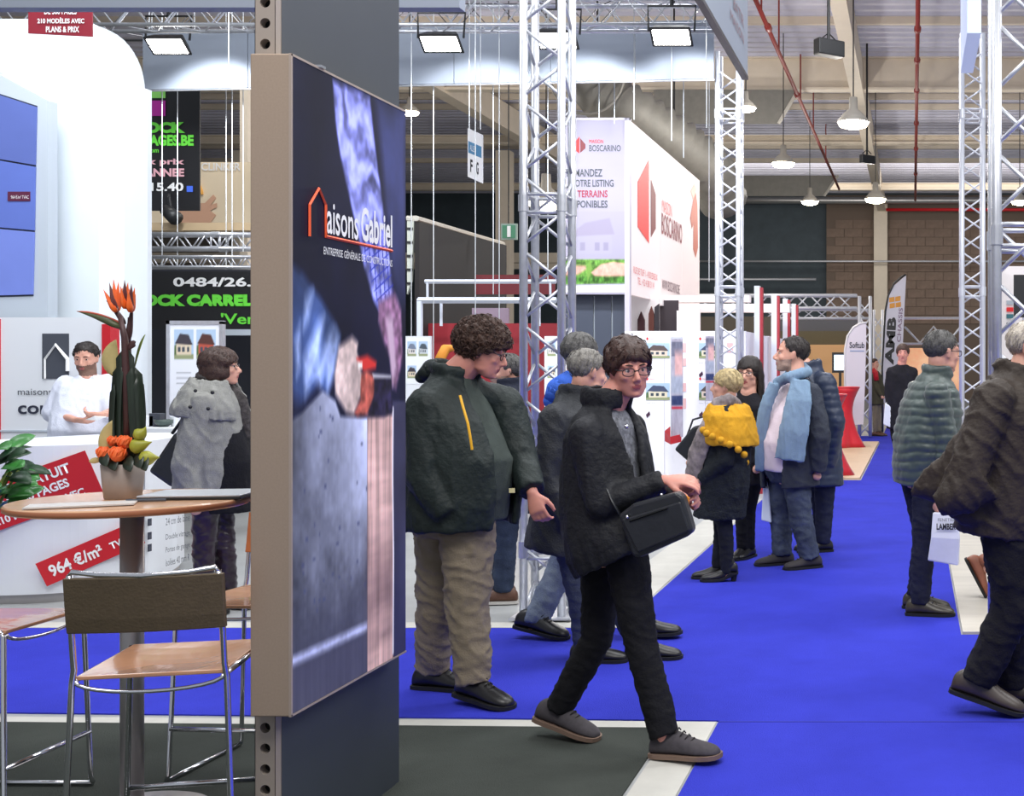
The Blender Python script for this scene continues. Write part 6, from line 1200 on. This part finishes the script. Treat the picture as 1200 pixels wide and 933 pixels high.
# ---- H: man with light blue scarf
pr = person('man with slicked dark hair, grey jacket and long light blue scarf, in profile', (FX(925, 9.5), 9.5, 0), dict(neck=(936, 442), pel=(925, 552), hem=(926, 570), sr=(918, 462, .17), sl=(950, 462, -.15), er=(898, 510, .16), wr=(896, 552, .10), el=(962, 510, -.20), wl=(958, 552, -.14), kr=(915, 605, .10), ar=(917, 652, .08), kl=(938, 605, -.08), al=(950, 656, -.08)), 9.5, -52, (928, 415, -82, 4, 0), hs=1.14, H=1.79, vox=.0115, bvox=.0085, wd=1.2, dp=1.3, fat=1.08, sh=.20, hair='recede', hairmat=HD, hvox=.007, locks=300, beard=GREYB, nose=1.15)
trousers(pr, cloth('worn_blue_jeans', (66, 74, 90), .45, 6, .4, 120), (.11, .086, .072), disp=folds(.011, .002, (7, 7, 12), 14), waist=(.19, .18)); jacket(pr, cloth('pinkish_shirt', (220, 205, 215), .05, 8, .2), [(0, .19, .185, .04), (.3, .20, .21, .05), (.6, .19, .18, .03), (.85, .17, .12), (1, .08, .08)], name='shirt', sleeves='', disp=folds(.004, .001), pts=[pr['pel'], pr['nk']])
jacket(pr, cloth('slate_jacket', (54, 58, 68), .2, 7, .4), [(0, .235, .21, .0, 30), (.3, .235, .215, .01, 34), (.65, .23, .18, 0, 34), (.87, .205, .13, 0, 36), (1, .09, .085, 0, 40)], gap=(-6, 34), sl=(.084, .076, .062), disp=folds(.010, .002, (7, 7, 7), 15), th=.03)
BS = cloth('light_blue_scarf', (122, 146, 170), .08, 8, .3, 150); g = G()
g.limb([W(912, 448, 9.42), W(924, 442, 9.30), W(938, 438, 9.33), W(946, 436, 9.5), W(940, 430, 9.62), W(925, 438, 9.62)], [.04, .042, .04, .042, .04, .04])
g.tube([W(938, 446, 9.28), W(936, 470, 9.21), W(930, 505, 9.19), W(925, 540, 9.20)], [(.075, .03), (.10, .022), (.115, .02), (.115, .018)], 16, flat=(1, 0, .1)); g.tube([W(908, 450, 9.36), W(898, 474, 9.33), W(892, 505, 9.34), W(890, 552, 9.36)], [(.05, .03), (.05, .022), (.045, .02), (.04, .018)], 14, flat=(1, .3, 0)); blob('scarf', g, BS, pr['root'], pr['off'], .010, folds(.008, .001, (16, 10, 3), 16))
for k_, a_ in (('ar', -70), ('al', -62)): shoe(pr['root'], pr['off'], pr['P'][k_]+d3(0, 0, -.0), a_, 0, (M('dark_suede_shoe', (48, 44, 46), .8), SOLEB, LACE), 1.08, style='lace')
sb = thing('carrier_bag', 'white carrier bag hanging beside the legs of the man with the scarf', 'bag', W(897, 612, 9.5)); obj('bag_body', G().prism([W(892, 610, 9.5), W(904, 613, 9.5), W(901, 572, 9.55), W(894, 570, 9.55)], (0, .10, 0)), M('white_plastic', (214, 222, 238), .4), sb, sb.location, bev=.01); obj('handle', G().tube([W(895, 571, 9.58), W(897, 556, 9.58), W(900, 572, 9.58)], .005, 6), M('white_plastic', (214, 222, 238)), sb, sb.location)
# ---- I: navy puffer behind
pr = person('man in dark navy padded jacket standing behind the man with the scarf', (FX(960, 10.3), 10.3, 0), dict(neck=(950, 432), pel=(962, 552), sr=(955, 446, .18), sl=(968, 448, -.17), er=(968, 495, .2), wr=(958, 545, .15), el=(980, 495, -.2), wl=(972, 545, -.14), kr=(962, 600, .08), ar=(960, 648, .08), kl=(966, 600, -.06), al=(964, 648, -.06)), 10.3, -64, (933, 413, -80, 0, 0), H=1.74, vox=.013, hair='short', hairmat=HD, sh=.2)
trousers(pr, cloth('navy_trousers', (36, 40, 58), .2), (.10, .075, .065)); jacket(pr, M('navy_quilt', (36, 46, 68), .45, var=.15, vs=8), [(0, .21, .18), (.4, .215, .19), (.8, .215, .15), (1, .10, .10)], sl=(.085, .078, .06), disp=quilt(.06, .007), collar=(.08, .09, .01))
for k_ in ('ar', 'al'): shoe(pr['root'], pr['off'], pr['P'][k_], -70, 0, (LEATHB, SOLEB, LACE), 1.05)
# ---- J: green padded jacket
pr = person('grey-haired man in green quilted jacket seen from behind, holding a white carrier bag', (FX(1083, 7.7), 7.7, 0), dict(neck=(1097, 440), pel=(1080, 553), hem=(1078, 568), sr=(1098, 462, -.17), sl=(1082, 462, .17), er=(1110, 520, -.18), wr=(1105, 582, -.16), el=(1070, 515, .22), wl=(1088, 560, .22), kr=(1083, 628, -.06), ar=(1078, 704, -.06), kl=(1084, 622, .08), al=(1074, 694, .16)), 7.7, 122, (1104, 412, 124, -4, 0), hs=1.06, H=1.79, vox=.0105, bvox=.0085, sh=.19, dp=1.2, hair='short', hairmat=HGD, hvox=.007, locks=420, glasses=1, hand_r=((.0, 0, -1), (0, .6, 0), .9), face=1)
trousers(pr, cloth('dark_navy_trousers', (34, 36, 52), .25), (.105, .072, .060), disp=folds(.009, .002, (7, 7, 12), 17)); GQ = M('green_quilt', (66, 78, 74), .42, var=.18, vs=8, sheen=.2)
jacket(pr, GQ, [(0, .175, .16), (.12, .19, .18), (.4, .21, .20), (.7, .21, .185), (.88, .18, .14), (1, .09, .09)], sl=(.08, .072, .055), disp=quilt(.056, .012), collar=(.07, .085, .01), vox=.009)
for k_, a_ in (('ar', 84), ('al', 78)): shoe(pr['root'], pr['off'], pr['P'][k_], a_, 0, (M('olive_leather', (60, 54, 42), .35, var=.2, vs=20), SOLEB, LACE), 1.06, style='lace')
cb2 = thing('carrier_bag', 'white carrier bag with dark lettering held by the man in the green jacket', 'bag', W(1108, 662, 7.5)); O = cb2.location; BW = M('white_bag_paper', (214, 216, 228), .5, var=.04, vs=12)
g = G(); g.rings([[W(1087, 657, 7.46), W(1123, 663, 7.46), W(1124, 661, 7.62), W(1090, 656, 7.62)], [W(1091, 630, 7.45), W(1125, 632, 7.45), W(1125, 630, 7.60), W(1092, 629, 7.60)], [W(1093, 601, 7.48), W(1123, 600, 7.48), W(1122, 600, 7.56), W(1094, 600, 7.56)]]); obj('bag_body', g, BW, cb2, O, bev=.008)
for y_ in (7.49, 7.55): obj('handle', G().tube([W(1101, 601, y_), W(1103, 590, y_), W(1108, 586, y_), W(1112, 591, y_), W(1114, 601, y_)], .0045, 6), BW, cb2, O, smooth=True)
text(cb2, 'LAMBERT', W(1097.5, 621, 7.44), X+d3(0, .0, .0), Z, 26/F*7.44, 7.5/F*7.44, BLACK, .04, off=O); text(cb2, 'FENETRES', W(1099, 611, 7.455), X, Z, 22/F*7.45, 3.5/F*7.45, DKG, 0, off=O)
# ---- K: big man in brown coat at the right edge
pr = person('white-haired man in brown coat and black trousers striding out at the right edge', (FX(1185, 5.5), 5.5, 0), dict(neck=(1192, 437), pel=(1172, 600), hem=(1168, 625), sr=(1166, 468, -.19), sl=(1205, 468, .18), er=(1132, 555, -.24), wr=(1112, 585, -.20), el=(1165, 560, .24), wl=(1130, 600, .22), hr=(1180, 605, -.08), kr=(1188, 710, -.05), ar=(1146, 793, -.02), hl=(1178, 605, .1), kl=(1188, 710, .12), al=(1182, 798, .16)), 5.5, 78, (1209, 408, 72, -6, 0), H=1.76, vox=.0105, bvox=.0075, sh=.20, wd=1.15, dp=1.25, hair='recede', hairmat=HW, hvox=.0065, locks=420, hand_l=False, hand_r=False)
BRC = cloth('brown_coat', (58, 50, 44), .2, 5, .4, 60, rough=.6)
trousers(pr, cloth('black_wool', (28, 27, 30), .3), (.125, .095, .078), disp=folds(.010, .002, (6, 6, 10), 19), waist=(.20, .18))
def tail(g):
    g.tube([W(1160, 500, 5.32), W(1122, 545, 5.34), W(1090, 572, 5.38), W(1068, 577, 5.42)], [(.10, .07), (.085, .05), (.075, .04), (.02, .02)], 16, flat=(0, 0, 1)); g.tube([W(1150, 560, 5.25), W(1125, 580, 5.23), W(1098, 592, 5.25)], [(.11, .07), (.085, .06), (.055, .045)], 16, flat=(0, 0, 1)); g.tube([W(1165, 600, 5.4), W(1140, 600, 5.33), W(1112, 600, 5.33)], [(.08, .06), (.07, .05), (.02, .02)], 14, flat=(0, 0, 1))
jacket(pr, BRC, [(0, .21, .19), (.2, .225, .215), (.5, .23, .225), (.78, .235, .185), (.9, .19, .14), (1, .10, .10)], sl=(.095, .085, .07), collar=(.06, .095, .02), disp=folds(.013, .002, (6, 6, 7), 18), extra=tail)
shoe(pr['root'], pr['off'], pr['P']['ar'], 80, -16, (M('dark_brown_leather', (62, 52, 46), .4, var=.2, vs=20), SOLEB, LACE), 1.2); shoe(pr['root'], pr['off'], pr['P']['al'], 84, 0, (M('dark_brown_leather', (62, 52, 46)), SOLEB, LACE), 1.15)
# ---- L: partly hidden walker with brown boot
pr = person('person hidden behind the brown coat, only jeans and a lifted brown boot showing', (FX(1190, 8.2), 8.2, 0), dict(neck=(1206, 440), pel=(1196, 570), sr=(1200, 456, -.15), sl=(1212, 456, .15), er=(1204, 510, -.15), wr=(1215, 540, -.1), el=(1220, 510, .15), wl=(1225, 540, .1), kr=(1194, 640, -.05), ar=(1155, 661, -.05), kl=(1200, 640, .08), al=(1206, 692, .08)), 8.2, 85, (1212, 412, 90, 0, 0), H=1.7, vox=.014, hair='short', hairmat=HD)
trousers(pr, cloth('dark_jeans', (46, 56, 76)), (.10, .07, .06)); jacket(pr, cloth('navy_jacket', (36, 40, 54)), [(0, .19, .14), (.5, .19, .14), (.85, .19, .12), (1, .08, .08)])
shoe(pr['root'], pr['off'], pr['P']['ar']+d3(-.02, 0, 0), 88, -62, (M('brown_boot_leather', (140, 84, 62), .5, var=.15, vs=20), SOLEB, LACE), 1.0, boot=.04, ground=False); shoe(pr['root'], pr['off'], pr['P']['al'], 88, 0, (M('brown_boot_leather', (140, 84, 62)), SOLEB, LACE), 1.0, boot=.04)
# ---- M, N: far people in the aisle
pr = person('man in dark jacket with a white bag walking towards the camera far down the aisle', (FX(1056, 17), 17, 0), dict(neck=(1057, 427), pel=(1056, 492), sr=(1044, 436), sl=(1070, 436), er=(1041, 458), wr=(1042, 477, -.05), el=(1072, 458), wl=(1070, 478), kr=(1053, 528), ar=(1053, 557), kl=(1060, 528), al=(1060, 557)), 17, -4, (1058, 414, 0, 0, 0), H=1.82, vox=.016, bvox=.011, skin=SKIN_PINK, hair='full', hairmat=HB, hvox=.01, hand_r=((0, 0, -1), (0, 1, 0), .6))
trousers(pr, BLKT, (.09, .07, .06)); jacket(pr, cloth('black_top', (28, 27, 33)), [(0, .20, .14), (.5, .2, .14), (.85, .2, .12), (1, .08, .08)])
wb = thing('paper_bag', 'white paper bag carried by the far man in the aisle', 'bag', W(1041, 501, 16.9)); obj('bag_body', G().prism([W(1035, 497, 16.9), W(1045, 502, 16.9), W(1047, 478, 16.9), W(1037, 472, 16.9)], (0, .08, 0)), WHITE, wb, wb.location, bev=.01); obj('handle', G().tube([W(1038, 474, 16.93), W(1041, 468, 16.93), W(1045, 477, 16.93)], .008, 6), WHITE, wb, wb.location)
pr = person('far visitor in khaki jacket, red scarf and beige trousers beside the gantry leg', (FX(1026, 27), 27, .0), dict(neck=(1025, 435), pel=(1027, 468), sr=(1024, 441, -.15), sl=(1030, 441, .15), er=(1028, 455, -.2), wr=(1033, 464, -.2), el=(1034, 455, .15), wl=(1035, 464, .1), kr=(1026, 487, -.06), ar=(1026, 505, -.06), kl=(1029, 487, .06), al=(1030, 505, .06)), 27, 60, (1025, 426, 60, 0, 0), H=1.6, vox=.018, bvox=.013, hair='short', hairmat=HB, hvox=.012)
trousers(pr, BEI, (.09, .07, .06)); jacket(pr, cloth('khaki_jacket', (78, 74, 58), .2), [(0, .19, .14), (.5, .19, .14), (.85, .19, .12), (1, .08, .08)]); obj('red_scarf', G().tube([W(1022, 433, 26.8), W(1026, 437, 26.8), W(1027, 446, 26.8)], .06, 8), REDP, pr['root'], pr['off'], smooth=True)
shoe(pr['root'], pr['off'], pr['P']['ar'], 60, 0, (M('brown_leather', (92, 60, 44)), SOLEB, LACE), 1); shoe(pr['root'], pr['off'], pr['P']['al'], 60, 0, (M('brown_leather', (92, 60, 44)), SOLEB, LACE), 1)
# ---- O: man in white shirt behind the counter
pr = person('bearded man in short-sleeved white shirt standing behind the curved counter', (FX(97, 9.6), 9.6, 0), dict(neck=(104, 443), pel=(96, 522), hem=(95, 516), sr=(78, 452, -.03), sl=(126, 450, .05), er=(62, 484, -.06), wr=(88, 492, -.26), el=(133, 482, -.05), wl=(120, 486, -.28), kr=(92, 600), ar=(92, 672), kl=(108, 600), al=(108, 672)), 9.6, 22, (101, 419, 14, -12, 0), H=1.74, vox=.0115, bvox=.0085, wd=1.2, dp=1.25, fat=1.08, hair='short', hairmat=HD, hvox=.0075, locks=260, beard=STUB, hand_r=((1, -.1, -.1), (0, .5, .8), .7), hand_l=((-.9, -.2, .0), (0, .5, .8), .7))
trousers(pr, cloth('charcoal_trousers', (46, 46, 54), .2), (.11, .08, .07), waist=(.19, .16)); WS = cloth('white_shirt', (222, 226, 240), .04, 8, .25)
jacket(pr, WS, [(0, .215, .18, .03), (.3, .22, .19, .04), (.65, .21, .16, .01), (.87, .19, .12), (1, .085, .08)], name='shirt', sl=(.082, .078, .06), cuff=.82, collar=(.03, .066, .006), disp=folds(.006, .001, (7, 7, 5), 21))
for k_ in ('ar', 'al'): shoe(pr['root'], pr['off'], pr['P'][k_], -6, 0, (LEATHB, SOLEB, LACE), 1.05)
lf = obj('paper_sheet', G().prism([W(100, 492, 9.3), W(110, 488, 9.28), W(124, 489, 9.3), (W(113, 493, 9.3))], (0, .01, .004)), WTXT); tag(lf, 'small white paper in the hands of the man in the white shirt', 'paper')
# ---- P: woman in grey coat
pr = person('woman with brown bob and glasses in a pale grey coat with big collar', (FX(250, 7.8), 7.8, 0), dict(neck=(252, 450), pel=(248, 575), hem=(246, 590), sr=(240, 474, -.15), sl=(265, 474, .16), er=(218, 545, -.20), wr=(228, 590, -.18), el=(275, 540, .18), wl=(285, 580, .1), kr=(240, 640, -.07), ar=(236, 700, -.07), kl=(262, 640, .07), al=(268, 700, .10)), 7.8, 98, (259, 430, 106, 2, 0), H=1.67, vox=.0105, bvox=.0080, sh=.17, hair='bob', hairmat=HR, hvox=.0075, locks=360, glasses=1)
trousers(pr, M('shiny_plum_trousers', (46, 34, 44), .3, var=.4, vs=18), (.095, .07, .056), disp=folds(.010, .002, (7, 7, 13), 22)); GRC = cloth('grey_wool_coat', (142, 142, 138), .14, 24, .5, 160)
jacket(pr, cloth('black_dress', (22, 22, 28), .3), [(0, .15, .15, .06), (.4, .165, .17, .05), (.85, .15, .12), (1, .07, .07)], name='dress', sleeves='', pts=[W(254, 600, 7.8), W(255, 452, 7.8)], disp=folds(.004))
bigc = None
jacket(pr, GRC, [(0, .20, .185, -.02, 14), (.3, .21, .20, -.01, 14), (.65, .205, .18, 0, 18), (.87, .185, .15, 0, 26), (1, .10, .10, 0, 40)], gap=(-26, 12), sl=(.092, .086, .066), disp=folds(.009, .001, (6, 6, 5), 23), th=.03)
jacket(pr, GRC, [(0, .24, .215, .0, 30), (.25, .235, .21, .0, 30), (.6, .20, .175, 0, 34), (.9, .15, .14, 0, 36), (1, .135, .13, 0, 38)], name='coat_collar', gap=(-4, 30), sleeves='', pts=[W(247, 489, 7.8), W(252, 444, 7.8)], disp=folds(.014, .001, (9, 9, 5), 33), th=.028)
obj('snap_button', G().ell(W(229, 458, 7.52), .011, nu=8, nv=6).ell(W(249, 460, 7.55), .012, nu=8, nv=6).ell(W(223, 477, 7.50), .012, nu=8, nv=6).ell(W(244, 479, 7.48), .012, nu=8, nv=6), BLKP, pr['root'], pr['off'], smooth=True)
g = G(); g.tube([pr['nk']+Vector((.078*math.cos(a), .078*math.sin(a), .03-.02*math.cos(a))) for a in [2*PI*i/14 for i in range(15)]], .028, 10); g.limb([W(256, 456, 7.92), W(268, 458, 7.84), W(279, 468, 7.84), W(284, 486, 7.85), W(287, 508, 7.86)], [.04, .045, .05, .052, .045]); blob('scarf', g, cloth('dark_knit_scarf', (70, 66, 66), .5, 26, .6), pr['root'], pr['off'], .010, folds(.01, .002, (12, 12, 8), 24))
for k_ in ('ar', 'al'): shoe(pr['root'], pr['off'], pr['P'][k_], 74, 0, (LEATHB, SOLEB, LACE), .95, boot=.06)
hb = thing('handbag', 'large black handbag behind the woman in the grey coat', 'bag', W(190, 572, 7.72)); obj('bag_body', G().prism([W(172, 553, 7.7), W(204, 505, 7.7), W(212, 515, 7.7), W(210, 575, 7.7), W(196, 570, 7.7)], (0, .16, 0)), BAGL, hb, hb.location, bev=.025); obj('strap', G().tube([W(202, 508, 7.78), W(222, 480, 7.72), W(236, 466, 7.74)], .010, 6), BAGL, hb, hb.location)
run_jobs()
